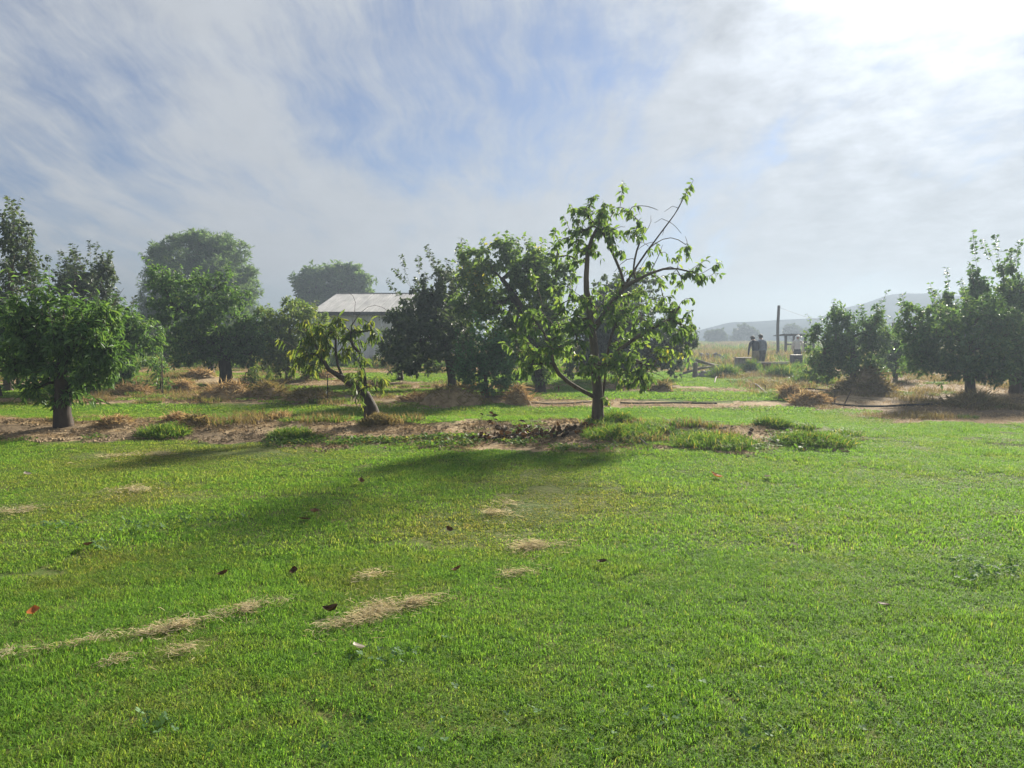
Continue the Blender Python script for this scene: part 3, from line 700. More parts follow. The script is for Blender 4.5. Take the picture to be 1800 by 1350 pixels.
    for i in range(n):
        if i == 0 or child.get(S.par[i]) != i:
            ch = [i]; 
            while ch[-1] in child: ch.append(child[ch[-1]])
            pl_ = S.p[ch]; rl = rad[ch]
            if i != 0: pl_ = np.concatenate([S.p[S.par[i]][None], pl_]); rl = np.concatenate([[min(rl[0] * 1.15, rad[S.par[i]])], rl])
            if len(pl_) < 2: continue
            kk = 10 if rl[0] > .05 else (6 if rl[0] > .015 else 3)
            rl = rl.copy(); rl[-1] *= .6
            v_, q_, _ = tube_arrays(pl_, rl, kk); tb.add(v_, q_)
    root = empty(name, b, label, cat, group)
    def local(a): return a - b
    tb.v = [local(v_) for v_ in tb.v]
    tb.build('trunk', M[bark], root, True)
    LPa, LDa = np.concatenate(LP), np.concatenate(LD); N = len(LPa)
    Lv = Ls[0] * (0.6 + 0.7 * rng.random(N)); tint = np.clip(rng.random(N) * .75 + .45 * (fbm(LPa[:, 0] * 1.6 + 9, LPa[:, 2] * 1.6, seed) - .3), 0, .999)
    up = norm(np.array([0, 0, 1.0]) + rng.normal(size=(N, 3)) * 0.75)
    rest = np.ones(N, bool)
    if parts:
        score = Lv - (LPa[:, 1] - Yb) * 0.02 + rng.random(N) * .01
        pick = np.argsort(-score)[:parts]; rest[pick] = False
    V, F, tt = leaf_arrays(local(LPa[rest]), LDa[rest], up[rest], Lv[rest], Ls[1], tint[rest], lod)
    cr = obj('crown', make_mesh('crown', V, F, {'tint': tt}, False, [M[mat]]), root)
    if parts:
        cr['kind'] = 'stuff'
        T, Fq = LT[2]; variants = []
        for k in range(10):
            Tv = T * np.array([Ls[1], 1, 1]); Tv[:, 2] -= (0.1 * (k % 3)) * Tv[:, 1] ** 2
            variants.append(make_mesh('leaf', Tv, Fq, {'tint': np.full(len(T), (k + .3) / 10.5)}, False, [M[mat]]))
        for i in pick:
            y_ = LDa[i]; x_ = norm(np.cross(y_, up[i])); z_ = np.cross(x_, y_); L = Lv[i]; p_ = local(LPa[i])
            mtx = Matrix(((x_[0] * L, y_[0] * L, z_[0] * L, p_[0]), (x_[1] * L, y_[1] * L, z_[1] * L, p_[1]), (x_[2] * L, y_[2] * L, z_[2] * L, p_[2]), (0, 0, 0, 1)))
            lo_ = obj('leaf', variants[int(tint[i] * 9.99)], cr); lo_.matrix_local = mtx
    return root

ORCH = 'orchard trees standing in rows'
# front row
tree('pear_tree', 'sparse pear tree with a low left limb and bare upper twigs, front row centre right', (1052, 744),
     [(1050, 715), (1049, 680), (1046, 620), (1040, 570), (1030, 510), (1029, 450, -.1), (1050, 400)],
     [(1080, 372, 44, 34, 0), (1030, 385, 24, 26, .2), (1105, 410, 42, 22, -.2), (1010, 432, 46, 40, .1), (1062, 430, 32, 30, 0), (950, 598, 46, 42, -.5), (938, 560, 28, 26, -.3), (935, 640, 30, 24, -.5),
      (1000, 520, 36, 36, .2), (1232, 482, 28, 20, 0, 1.2), (1200, 442, 20, 15, .1, 1.1), (1195, 540, 28, 30, .2), (1165, 596, 46, 42, -.2), (1130, 640, 36, 34, -.4), (1100, 580, 48, 44, .3),
      (1080, 636, 36, 28, -.5), (1212, 580, 16, 22, .1), (1050, 545, 46, 36, -.3), (985, 625, 30, 22, -.2), (1120, 520, 60, 40, .3), (1062, 690, 14, 20, 0, .4), (1010, 600, 32, 28, -.4), (1040, 640, 34, 24, -.5), (1100, 658, 32, 20, -.4), (1000, 568, 32, 28, 0), (1165, 442, 18, 14, 0, .8), (1140, 472, 20, 16, .1, .7), (1185, 492, 18, 14, 0, .8)],
     'pear', 'pear', n_tips=370, r0=0.095, d=14.4,
     limbs=[[(1050, 703), (1020, 685, -.2), (985, 664, -.4), (966, 650, -.5), (968, 615, -.5)], [(1042, 580), (1075, 535, .1), (1105, 495, .1), (1125, 455, .1), (1150, 425, .1)],
            [(1100, 500, .1), (1140, 482, 0), (1175, 462, 0), (1215, 478, 0)], [(1048, 660), (1090, 610, -.2), (1140, 580, -.2), (1180, 560, 0)], [(1056, 715), (1066, 670, .15), (1064, 620, .2), (1085, 560, .2)]],
     bare=[[(1150, 425, .1), (1172, 395, .1), (1192, 370, .1), (1212, 326, .1)], [(1130, 445, .1), (1160, 420), (1185, 412), (1205, 430)], [(1110, 490), (1115, 460), (1120, 430), (1140, 400)],
           [(1140, 480), (1160, 450), (1165, 430)], [(1100, 500), (1088, 470), (1075, 440), (1058, 405)], [(1175, 462), (1195, 470), (1200, 500)], [(1150, 482), (1160, 500), (1165, 520)],
           [(1172, 395, .1), (1160, 380, .1), (1150, 392, .1)], [(1192, 370, .1), (1182, 362, .1), (1168, 372, .1)], [(1125, 455), (1098, 450), (1080, 478)]],
     shoots=[((1192, 368), (1213, 322)), ((1020, 400), (1003, 360)), ((1085, 360), (1092, 322)), ((960, 520), (932, 470)), ((1230, 478), (1262, 462)), ((1190, 560), (1230, 575)), ((1030, 380), (1040, 345))],
     grow=1.08, spikes=.02, per_tip=10, Ls=(0.088, 0.45), droop=1.0, lod=2, seed=1, parts=300, group=ORCH, depth=0.8, outer=.45, rtip=.0055, twigs=110)
tree('peach_tree', 'small leaning peach tree with one long left limb and drooping yellowish leaves, front row', (656, 742),
     [(655, 715), (652, 692), (632, 680, -.1), (605, 665, -.1), (578, 650, -.1)],
     [(545, 592, 30, 36, -.2), (590, 592, 32, 32, .1), (640, 596, 22, 34, .2), (628, 640, 16, 40, -.3), (528, 620, 18, 26, -.2), (580, 570, 32, 22, 0), (664, 668, 20, 16, -.2), (636, 706, 7, 20, -.3, 1.2), (655, 580, 16, 22, .2), (560, 630, 22, 22, -.1), (610, 615, 20, 26, .2)],
     'peach', 'peach', grow=1.05, spikes=0.02, n_tips=85, r0=0.125, d=14.2, limbs=[[(650, 690), (640, 660, -.2), (632, 620, 0)], [(578, 650, -.1), (560, 620, -.1), (548, 590, -.1)], [(600, 662, -.1), (590, 630), (590, 590)]],
     bare=[[(612, 605), (618, 575), (622, 550), (630, 520), (612, 513)], [(619, 570), (632, 548), (655, 531), (672, 536), (684, 548)]], bark='bark_dark',
     per_tip=11, Ls=(0.118, 0.23), droop=1.3, lod=2, seed=2, parts=220, group=ORCH, outer=.5, twig=.3)
tree('broadleaf_tree', 'dense round broadleaf fruit tree on a short thick trunk, front row at far left', (112, 750), [(111, 725), (110, 690), (112, 640), (115, 590)],
     [(110, 552, 64, 34), (40, 560, 36, 32), (172, 566, 32, 28), (52, 604, 44, 40), (156, 606, 40, 40), (190, 628, 20, 28), (90, 645, 46, 40), (112, 690, 24, 26), (150, 660, 28, 28), (24, 632, 22, 30), (118, 606, 50, 44), (66, 682, 18, 20), (172, 672, 14, 16)],
     'broad', 'broad', n_tips=430, grow=1.12, spikes=.12, r0=0.125, d=13.8, per_tip=13, Ls=(0.125, 0.30), droop=0.55, lod=1, seed=3, parts=240, group=ORCH, bark='bark_dark', depth=.95)
# second row and behind, left
tree('broadleaf_tree', 'broadleaf tree cut by the left edge of the picture, trunk at the margin', (-8, 698), [(-10, 670), (-14, 620)],
     [(-25, 590, 60, 60), (8, 622, 34, 46), (-20, 650, 40, 34), (12, 575, 34, 36)], 'broad', 'broad', n_tips=300, r0=.13, d=19.5, per_tip=14, Ls=(.15, .32), droop=.7, seed=4, group=ORCH, bark='bark_dark')
tree('broadleaf_tree', 'dark broadleaf tree with low hanging branches just right of the far left tree', (160, 692), [(157, 665), (165, 640), (190, 610)],
     [(200, 590, 56, 46), (238, 606, 38, 40), (214, 645, 30, 34), (180, 570, 44, 34), (222, 672, 20, 14), (255, 590, 24, 26), (170, 620, 40, 36)],
     'broad', 'broad', n_tips=420, r0=.12, d=21.5, per_tip=14, Ls=(.15, .32), droop=.75, seed=5, group=ORCH, bark='bark_dark')
tree('tall_pear_tree', 'tall narrow pear tree with upright leaders at the left edge', (14, 688), [(14, 620), (16, 540), (20, 470)],
     [(14, 470, 26, 62), (20, 410, 14, 36), (40, 425, 12, 42), (8, 540, 30, 40), (40, 480, 14, 50), (30, 560, 40, 30)], 'plum', 'plum', n_tips=330, r0=.12, d=23, per_tip=9, Ls=(.11, .6), droop=.4, seed=6, group=ORCH,
     shoots=[((12, 420), (8, 342)), ((36, 420), (35, 370)), ((55, 520), (58, 452)), ((75, 530), (78, 448)), ((10, 400), (16, 350)), ((66, 540), (66, 470)), ((62, 520), (52, 440))])
tree('dark_plum_tree', 'dark tree with several thin upright shoots behind the far left trees', (148, 668), [(148, 620), (146, 560)],
     [(145, 505, 36, 52), (106, 500, 14, 34), (184, 515, 16, 48), (140, 488, 26, 26), (200, 555, 14, 28), (150, 565, 58, 44)], 'plum', 'plum', n_tips=480, r0=.13, d=27.5, per_tip=12, Ls=(.12, .6), droop=.25, seed=7, group=ORCH,
     shoots=[((152, 470), (155, 420)), ((132, 470), (131, 428)), ((184, 480), (187, 440)), ((106, 490), (105, 440)), ((164, 470), (166, 424)), ((120, 480), (118, 445)), ((200, 560), (206, 510)), ((176, 500), (172, 452)), ((225, 600), (235, 520)), ((140, 470), (141, 436))])
tree('cherry_tree', 'dark dense tree on a stout trunk, a long shoot leaning left', (398, 676), [(396, 650), (394, 625), (385, 590), (370, 560)],
     [(350, 560, 66, 60), (400, 602, 52, 36), (330, 605, 46, 34), (432, 590, 36, 32), (298, 530, 30, 40), (378, 530, 46, 46), (280, 490, 16, 24), (360, 620, 50, 20), (440, 615, 26, 26)],
     'plum', 'broad', n_tips=900, r0=.2, d=26, per_tip=14, Ls=(.12, .5), droop=.4, seed=8, group=ORCH, bark='bark_dark', shoots=[((285, 500), (254, 444)), ((300, 510), (268, 462)), ((320, 520), (300, 470)), ((350, 520), (340, 470)), ((390, 500), (400, 468))])
tree('plum_tree', 'small dark tree standing behind the stout trunked tree', (371, 656), [(371, 640), (368, 610)], [(350, 600, 36, 26), (385, 605, 30, 24)], 'plum', 'plum', n_tips=150, r0=.14, d=34, per_tip=12, Ls=(.14, .55), seed=9, group=ORCH, bark='bark_dark')
tree('plum_tree', 'small dark tree between the far left trees and the stout trunk', (291, 648), [(291, 630), (290, 610)], [(285, 590, 34, 28), (262, 600, 22, 22), (300, 605, 24, 20)], 'plum', 'plum', n_tips=170, r0=.11, d=38, per_tip=12, Ls=(.16, .55), seed=10, group=ORCH, bark='bark_dark')
tree('willow_tree', 'large pale feathery tree towering behind the left orchard rows', (345, 628), [(345, 590), (344, 540), (345, 500)],
     [(345, 500, 82, 62), (300, 455, 34, 30), (365, 440, 44, 28), (402, 485, 38, 52), (285, 515, 32, 48), (420, 545, 22, 46), (330, 425, 26, 14), (392, 432, 24, 18), (280, 560, 30, 40), (430, 500, 14, 30), (345, 580, 80, 40), (272, 450, 20, 14)],
     'willow', 'willow', n_tips=2100, r0=.4, d=62, per_tip=15, Ls=(.34, .20), droop=-.15, seed=11, twig=1.1, ystep=.6, rtip=.012, group='tall trees behind the orchard', upright=1)
tree('leafy_bush', 'yellow green bushy tree reaching the ground left of the peach tree', (508, 668), [(506, 640), (505, 600)],
     [(508, 568, 40, 34), (482, 600, 42, 40), (545, 582, 30, 38), (556, 622, 26, 36), (515, 632, 46, 28), (458, 600, 22, 40), (470, 560, 22, 18)],
     'yellowbush', 'yellowbush', n_tips=650, r0=.1, d=29, per_tip=13, Ls=(.12, .45), droop=.3, seed=12, group=ORCH, shoots=[((505, 550), (515, 525)), ((480, 570), (470, 535)), ((540, 560), (552, 540))])
tree('poplar_tree', 'rounded green tree rising behind the shed roof', (588, 622), [(588, 580), (588, 530)],
     [(586, 505, 50, 32), (548, 505, 22, 28), (628, 502, 26, 24), (600, 480, 30, 18), (565, 480, 22, 16), (640, 515, 14, 16), (588, 550, 60, 30)],
     'willow', 'willow', n_tips=1100, r0=.35, d=78, per_tip=13, Ls=(.40, .35), droop=-.1, seed=13, twig=1.1, ystep=.7, rtip=.012, group='tall trees behind the orchard', upright=1)
# middle, behind the front row
tree('dark_plum_tree', 'dark plum tree with upright leafy shoots right of the shed', (795, 685), [(793, 655), (785, 610), (770, 560)],
     [(756, 515, 28, 40), (722, 600, 44, 44), (780, 590, 46, 52), (742, 636, 46, 26), (702, 572, 28, 22), (788, 520, 34, 44), (750, 560, 54, 44), (810, 630, 26, 28), (806, 575, 30, 44)],
     'plum', 'plum', n_tips=900, r0=.13, d=24, per_tip=13, Ls=(.105, .62), droop=.3, seed=14, group=ORCH, bark='bark_dark',
     shoots=[((712, 510), (690, 470)), ((725, 500), (704, 448)), ((748, 480), (748, 430)), ((735, 490), (733, 448)), ((765, 490), (768, 456)), ((790, 500), (810, 416)), ((715, 530), (682, 492)), ((700, 570), (668, 560)), ((780, 500), (788, 455)), ((757, 490), (757, 444))])
tree('plum_tree', 'low dark tree with foliage down to the ground before the shed wall', (703, 668), [(703, 645), (705, 610)], [(702, 598, 34, 34), (690, 630, 26, 24), (716, 630, 24, 24)],
     'plum', 'plum', n_tips=240, r0=.11, d=29, per_tip=13, Ls=(.12, .6), droop=.3, seed=15, group=ORCH, bark='bark_dark')
tree('leafy_pear_tree', 'full leafy pear tree just behind the left side of the sparse pear', (950, 692), [(950, 660), (935, 600), (915, 540)],
     [(862, 470, 40, 38), (910, 468, 44, 44), (848, 535, 44, 42), (930, 540, 44, 52), (962, 472, 34, 40), (900, 600, 54, 44), (975, 580, 34, 54), (945, 640, 34, 34), (885, 440, 26, 22), (835, 490, 22, 34)],
     'pear', 'pear', n_tips=1000, r0=.14, d=21.5, per_tip=13, Ls=(.12, .58), droop=.45, seed=16, group=ORCH, bark='bark_dark',
     shoots=[((868, 440), (872, 410)), ((905, 440), (908, 416)), ((950, 450), (955, 420)), ((930, 450), (932, 424)), ((830, 470), (812, 430))])
tree('green_shrub', 'fresh green shrub with upright shoots and a dark dense base', (855, 699), [(854, 680), (852, 640)],
     [(850, 662, 46, 30), (852, 620, 38, 34), (880, 640, 26, 36), (825, 640, 24, 34)], 'shrub', 'shrub', n_tips=520, r0=.05, d=20.6, per_tip=13, Ls=(.075, .45), droop=.1, seed=17, group='shrubs between the trees', cat='shrub',
     shoots=[((812, 640), (803, 578)), ((838, 620), (836, 545)), ((862, 610), (868, 556)), ((880, 630), (882, 585)), ((850, 620), (848, 560)), ((825, 640), (822, 598)), ((890, 640), (896, 600)), ((870, 620), (876, 570)), ((842, 610), (842, 552)), ((808, 640), (806, 590))])
tree('plum_tree', 'dark spreading tree behind the right side of the sparse pear', (1108, 668), [(1108, 640), (1106, 600)],
     [(1110, 560, 60, 50), (1160, 592, 38, 44), (1060, 565, 44, 50), (1015, 602, 36, 50), (1184, 622, 24, 32), (1120, 622, 54, 32), (1060, 620, 40, 30), (1100, 510, 50, 30), (1195, 590, 24, 20)],
     'plum', 'plum', n_tips=1000, r0=.17, d=28, per_tip=13, Ls=(.13, .58), droop=.4, seed=18, group=ORCH, bark='bark_dark')
# right-hand block
tree('citrus_tree', 'rounded citrus tree above a dry grass mound, left one of the right hand block', (1502, 690), [(1502, 665), (1500, 630)],
     [(1500, 592, 50, 38), (1450, 612, 26, 34), (1530, 582, 22, 36), (1500, 640, 54, 28), (1440, 642, 22, 20), (1478, 552, 13, 16), (1542, 562, 10, 20), (1470, 590, 26, 30), (1432, 590, 12, 16)],
     'citrus', 'citrus', n_tips=640, r0=.1, d=22, per_tip=13, Ls=(.10, .45), droop=.15, seed=19, group='trees of the right hand block',
     shoots=[((1478, 560), (1476, 530)), ((1540, 560), (1545, 530)), ((1448, 590), (1450, 556)), ((1500, 560), (1505, 535)), ((1432, 600), (1424, 575))])
tree('citrus_tree', 'broad dark citrus tree on a clear trunk near the right edge', (1706, 704), [(1706, 680), (1704, 650), (1700, 620)],
     [(1700, 600, 62, 50), (1640, 592, 44, 44), (1605, 575, 30, 40), (1762, 600, 52, 50), (1680, 642, 74, 22), (1762, 640, 44, 30), (1620, 636, 34, 24), (1720, 560, 40, 40)],
     'citrus', 'citrus', n_tips=900, r0=.12, d=20, per_tip=13, Ls=(.105, .48), droop=.2, seed=20, group='trees of the right hand block',
     shoots=[((1600, 560), (1590, 530)), ((1640, 560), (1645, 535))])
tree('apricot_tree', 'tall tree with upright leafy shoots at the right edge of the picture', (1785, 692), [(1785, 640), (1775, 570), (1765, 520)],
     [(1740, 538, 48, 34), (1786, 520, 32, 36), (1692, 552, 32, 36), (1652, 550, 18, 24), (1720, 500, 12, 22), (1800, 570, 56, 52), (1835, 520, 38, 46), (1764, 478, 10, 18)],
     'plum', 'citrus', n_tips=900, r0=.15, d=24, per_tip=12, Ls=(.10, .7), droop=.25, seed=21, group='trees of the right hand block',
     shoots=[((1726, 480), (1716, 406)), ((1742, 480), (1746, 414)), ((1782, 460), (1786, 424)), ((1672, 540), (1668, 470)), ((1700, 510), (1697, 462)), ((1712, 500), (1708, 466)), ((1645, 540), (1636, 498)), ((1770, 460), (1762, 440)),
             ((1735, 470), (1728, 420)), ((1795, 460), (1797, 440)), ((1690, 530), (1686, 490)), ((1758, 480), (1778, 440))])
tree('citrus_tree', 'small pale citrus tree half hidden between the two larger citrus trees', (1574, 672), [(1574, 655), (1573, 630)], [(1572, 605, 22, 34), (1590, 620, 20, 28), (1560, 630, 16, 22)],
     'citrus', 'citrus', n_tips=200, r0=.07, d=27, per_tip=12, Ls=(.12, .45), seed=22, group='trees of the right hand block')
tree('citrus_tree', 'dark low tree behind the right edge tree trunk', (1800, 690), [(1800, 670), (1800, 650)], [(1790, 640, 50, 34), (1840, 630, 50, 44)], 'citrus', 'citrus', n_tips=260, r0=.1, d=26, per_tip=13, Ls=(.13, .5), seed=23, group='trees of the right hand block')
# saplings
tree('sapling', 'thin staked sapling on the straw strip left of the stout trunked tree', (283, 693), [(283, 670), (283, 645), (284, 625)], [(283, 655, 10, 24), (265, 668, 9, 8), (297, 678, 8, 8)], 'peach', 'broad', n_tips=26, r0=.018, d=21, per_tip=7, Ls=(.13, .28), droop=.6, seed=24, group='saplings on the straw strips', cat='sapling', rtip=.003)
tree('sapling', 'small pale sapling in front of the yellow green bush', (428, 682), [(430, 672), (432, 655)], [(425, 668, 8, 8), (452, 650, 8, 8), (472, 655, 8, 10), (440, 660, 12, 10)], 'peach', 'peach', n_tips=26, r0=.016, d=24, per_tip=7, Ls=(.15, .28), droop=.8, seed=25, group='saplings on the straw strips', cat='sapling', rtip=.003)
# distant trees on the field edge
for k, (px, py, w, h, dd, lb) in enumerate([(1310, 583, 16, 9, 160, 'broad dark clump of distant trees below the hill crest, left of the pole'), (1392, 582, 9, 9, 156, 'small rounded distant tree just right of the pole'),
                                            (1411, 586, 8, 6, 158, 'smallest distant tree right of the pole'), (1257, 588, 12, 5, 150, 'low distant bushes nearest the sparse pear'),
                                            (470, 588, 60, 16, 150, 'distant dark trees seen between the big pale tree and the shed'), (220, 585, 40, 18, 150, 'distant dark trees seen left of the big pale tree')]):
    tree('distant_tree', lb, (px, 600), [(px, py + 6), (px, py)], [(px, py, w, h), (px - w * .6, py + 4, w * .6, h * .6), (px + w * .55, py + 1, w * .5, h * .8), (px, 593, w * 1.1, 5), (px + w, 592, w * .5, 5)], 'fartree', 'fartree', n_tips=260, r0=.3, d=dd, per_tip=10,
         Ls=(.7, .6), seed=60 + k, twig=1.2, ystep=.8, rtip=.03, group='distant trees on the field edge')

# ---------------------------------------------------------------- shed
SY = 46.0
def shed():
    p0 = P(565, 640, SY); x0 = p0[0]; x1 = P(800, 640, SY)[0]; ez = P(565, 548, SY)[2]; rzt = P(600, 516, SY + 6.5)[2]
    root = empty('farm_shed', (x0, SY, gz(x0, SY)), 'white metal farm shed with a pale low pitched roof behind the trees', 'shed')
    L = x1 - x0; D = 13.0; ez -= root.location.z; rzt -= root.location.z
    # corrugated wall panels, front and both sides
    def panel(w, h, k=6):
        xs = np.linspace(0, w, k * 4 + 1); zz = 0.018 * np.sin(xs / w * k * 2 * np.pi)
        V = np.concatenate([np.stack([xs, -zz, np.zeros_like(xs)], -1), np.stack([xs, -zz, np.full_like(xs, h)], -1)]); n = len(xs); i = np.arange(n - 1)
        return make_mesh('wall_panel', V, np.stack([i, i + 1, i + n + 1, i + n], -1), None, True, [M['metal_wall']])
    n = 11; w = L / n; me = panel(w - .008, ez - .02)
    for i in range(n): obj('wall_panel', me, root, (i * w + .004, (i % 2) * .006, 0))
    nd = 18; me2 = panel(D / nd - .008, ez - .02)
    for sx_ in (0.0, L):
        for i in range(nd):
            o = obj('wall_panel', me2, root, (sx_, i * D / nd, 0)); o.rotation_euler = (0, 0, R(90))
    for xx in (0.0, L): b = MB(); b.add([(xx, 0.02, ez - .03), (xx, D, ez - .03), (xx, D / 2, rzt - .08)], None, [[0, 1, 2]]); b.build('gable', M['metal_wall'], root)
    b = MB(); b.box((L / 2, -0.42, ez - 0.10), (L + 1.0, 0.05, 0.17)); b.box((-.46, D / 2, ez - .1), (.05, D + .6, .12)); b.build('fascia', M['trim_dark'], root)
    b = MB(); b.box((L / 2, -.2, ez - .20), (L + .9, .42, .03)); b.build('soffit', M['trim_dark'], root)
    ns = 14; sw = (L + 1.0) / ns
    for side in (0, 1):
        for i in range(ns):
            xs = np.linspace(0, sw - .006, 13); hh = 0.02 * np.abs(np.sin(np.linspace(0, 3 * np.pi, 13)))
            ya, yb = (-.45, D / 2) if side == 0 else (D + .45, D / 2)
            z0 = ez - .02; V = np.concatenate([np.stack([xs - .5 + i * sw, np.full(13, ya), z0 + hh], -1), np.stack([xs - .5 + i * sw, np.full(13, yb), rzt + hh + (i % 2) * .002], -1)])
            k = np.arange(12); obj('roof_sheet', make_mesh('roof_sheet', V, np.stack([k, k + 1, k + 14, k + 13], -1), None, True, [M['metal_roof']]), root)
    b = MB(); b.box((L / 2, D / 2, rzt + .03), (L + 1.04, .3, .03)); b.build('ridge_cap', M['metal_roof'], root)
shed()

# ---------------------------------------------------------------- heaps, mounds and litter
def straw_heap(name, label, px, py, wpx, hpx, mat='straw', nb=420, core='earth', group='straw heaps on the planting strips', cat='straw heap', seed=0, bl=0.16, up=0.5):
    rng = np.random.default_rng(seed); c = ground_at(px, py); s = c[1] / FPX; rx = wpx * s / 2; ry = max(rx * .7, .22); hh = hpx * s
    root = empty(name, c, label, cat, group)
    n = 22; u = np.linspace(-1.15, 1.15, n); UX, UY = np.meshgrid(u, u); r2 = UX ** 2 + UY ** 2
    nz = fbm(UX.ravel() * 2 + seed * 3.1, UY.ravel() * 2, seed).reshape(UX.shape)
    H = hh * (np.clip(1 - np.sqrt(r2), 0, 1) ** .95 if name == 'grass_mound' else np.clip(1 - r2, 0, 1) ** .8) * (0.55 + .75 * nz)
    gxx, gyy = c[0] + UX * rx, c[1] + UY * ry
    Z = height(gxx.ravel(), gyy.ravel()).reshape(UX.shape) - c[2] - .02 + H - .05 * (r2 > 1.0)
    i = (np.arange(n - 1)[:, None] * n + np.arange(n - 1)[None]).ravel()
    core_o = obj('mound', make_mesh('mound', np.stack([UX.ravel() * rx, UY.ravel() * ry, Z.ravel()], -1), np.stack([i, i + 1, i + n + 1, i + n], -1), None, True, [M[core]]), root)
    a = rng.random(nb) * 6.283; rr = rng.random(nb) ** (.85 if name == 'weed_tuft' else .5); ux, uy = rr * np.cos(a), rr * np.sin(a)
    zi = np.clip(((uy + 1.15) / 2.3 * (n - 1)).astype(int), 0, n - 1); xi = np.clip(((ux + 1.15) / 2.3 * (n - 1)).astype(int), 0, n - 1)
    p = np.stack([ux * rx, uy * ry, Z[zi, xi] + .01 + .04 * rng.random(nb)], -1)
    d = norm(np.stack([rng.normal(size=nb), rng.normal(size=nb), up * rng.random(nb) * 2 - .15], -1)); L = bl * (.5 + rng.random(nb))
    side = norm(np.cross(d, rng.normal(size=(nb, 3)))) * ((.001 + .00026 * c[1]) if name == 'weed_tuft' else (.0035 + .0003 * c[1]))
    mid = p + d * (L * .5)[:, None] + np.array([0, 0, .012]); tip = p + d * L[:, None] - np.array([0, 0, .25]) * (L * .4)[:, None]
    V = np.stack([p - side, p + side, mid + side, mid - side, tip], 1).reshape(-1, 3); k = np.arange(nb)[:, None] * 5
    o = obj('straw', make_mesh('straw', V, [k + np.array([[0, 1, 2, 3]]), k + np.array([[3, 2, 4]])], {'tint': np.repeat(rng.random(nb), 5)}, False, [M[mat]]), root); o['kind'] = 'stuff'
    return root
HEAPS = [(320, 692, 52, 16, 'straw', 'rounded straw heap on the strip below the dark stout trunk'), (395, 698, 84, 17, 'straw', 'widest straw heap on the strip, right of the rounded one'),
         (232, 694, 66, 12, 'straw', 'low straw heap beside the hanging branches at left'), (468, 697, 70, 16, 'dryweed', 'brownish straw heap left of the tagged stake'),
         (540, 704, 70, 14, 'dryweed', 'flat brownish straw heap around the tagged stake'), (795, 712, 110, 26, 'dryweed', 'broad brown weedy heap left of the green shrub'),
         (910, 712, 44, 22, 'straw', 'small steep straw heap right of the green shrub'), (735, 706, 60, 10, 'straw', 'low straw heap right of the leaning peach trunk'),
         (1160, 690, 40, 12, 'dryweed', 'small brown heap on the strip right of the sparse pear'), (1386, 700, 34, 14, 'straw', 'little round straw heap at the edge of the right hand dirt'),
         (1425, 712, 66, 13, 'straw', 'flat straw heap beside the two thin stakes'), (560, 665, 60, 10, 'straw', 'distant straw heap behind the tagged stake'),
         (350, 664, 50, 10, 'straw', 'distant straw heap at the foot of the small dark tree'), (200, 748, 60, 10, 'straw', 'low straw tuft right of the front left trunk'),
         (345, 748, 44, 12, 'dryweed', 'brown straw tuft on the front strip below the widest heap'), (310, 742, 36, 8, 'straw', 'small pale straw tuft on the front strip'),
         (490, 740, 36, 8, 'straw', 'pale straw tuft on the front strip left of the peach'), (1085, 684, 50, 10, 'dryweed', 'low brown heap behind the sparse pear trunk')]
for k, (px, py, w, h, mt, lb) in enumerate(HEAPS): straw_heap('straw_heap', lb, px, py, w * 1.12, h * 1.3, mt, 520 if w > 60 else 340, seed=100 + k, bl=.22 if py < 725 else .13)
straw_heap('grass_mound', 'large mound of dry grass at the foot of the left citrus tree', 1520, 694, 110, 50, 'dryweed', 1500, 'earth', 'grass mounds under the citrus trees', 'mound', 130, .26, .6)
straw_heap('grass_mound', 'dark grassy mound at the foot of the broad citrus trunk', 1708, 716, 96, 26, 'dryweed', 900, 'earth', 'grass mounds under the citrus trees', 'mound', 131, .26, .8)
TUF = [(664, 744, 48, 14, 'dryweed', 'brown dry weeds around the base of the leaning peach'), (1075, 742, 66, 18, 'weed', 'weeds and suckers around the base of the sparse pear'), (1090, 768, 110, 20, 'weed', 'long green grass tuft right of the fallen branch'),
       (1255, 782, 120, 14, 'weed', 'wide green grass tuft at the near edge of the front strip'), (1430, 780, 110, 20, 'weed', 'large green grass tuft at the right end of the front strip'), (1358, 752, 46, 10, 'weed', 'small green tuft on the far edge of the front strip'),
       (510, 770, 60, 12, 'weed', 'low green weed patch on the front strip left of the peach'), (285, 764, 70, 10, 'weed', 'low green weed patch on the front strip near the left tree')]
for k, (px, py, w, h, mt, lb) in enumerate(TUF): straw_heap('weed_tuft', lb, px, py, w * 1.35, h * .4, mt, 2400, 'earth', 'weed tufts on the front strip', 'weed tuft', 150 + k, .115, 1.0)
M['clip'] = leaf_mat('clipping_straw', [(0.0, (0.28, 0.23, 0.14)), (0.5, (0.46, 0.39, 0.25)), (1.0, (0.64, 0.57, 0.42))], 0.45, (1.05, 1.0, 0.85), 0.8, 0.03)
for k, (px, py, w, h, lb) in enumerate([(1320, 658, 26, 20, 'upright green weeds hiding the legs of the bending person'), (1372, 664, 66, 12, 'low green weeds before the rusty trough'), (1428, 676, 76, 20, 'pale green bushy weeds left of the left citrus tree'),
                                        (1275, 664, 50, 12, 'dry green weeds beside the rocks and logs'), (1400, 662, 30, 12, 'weeds growing round the dark box')]):
    straw_heap('weed_tuft', lb, px, py, w, h * .5, 'weed', 900, 'earth', 'weed clumps in the junk area', 'weed tuft', 180 + k, .42, 1.6)
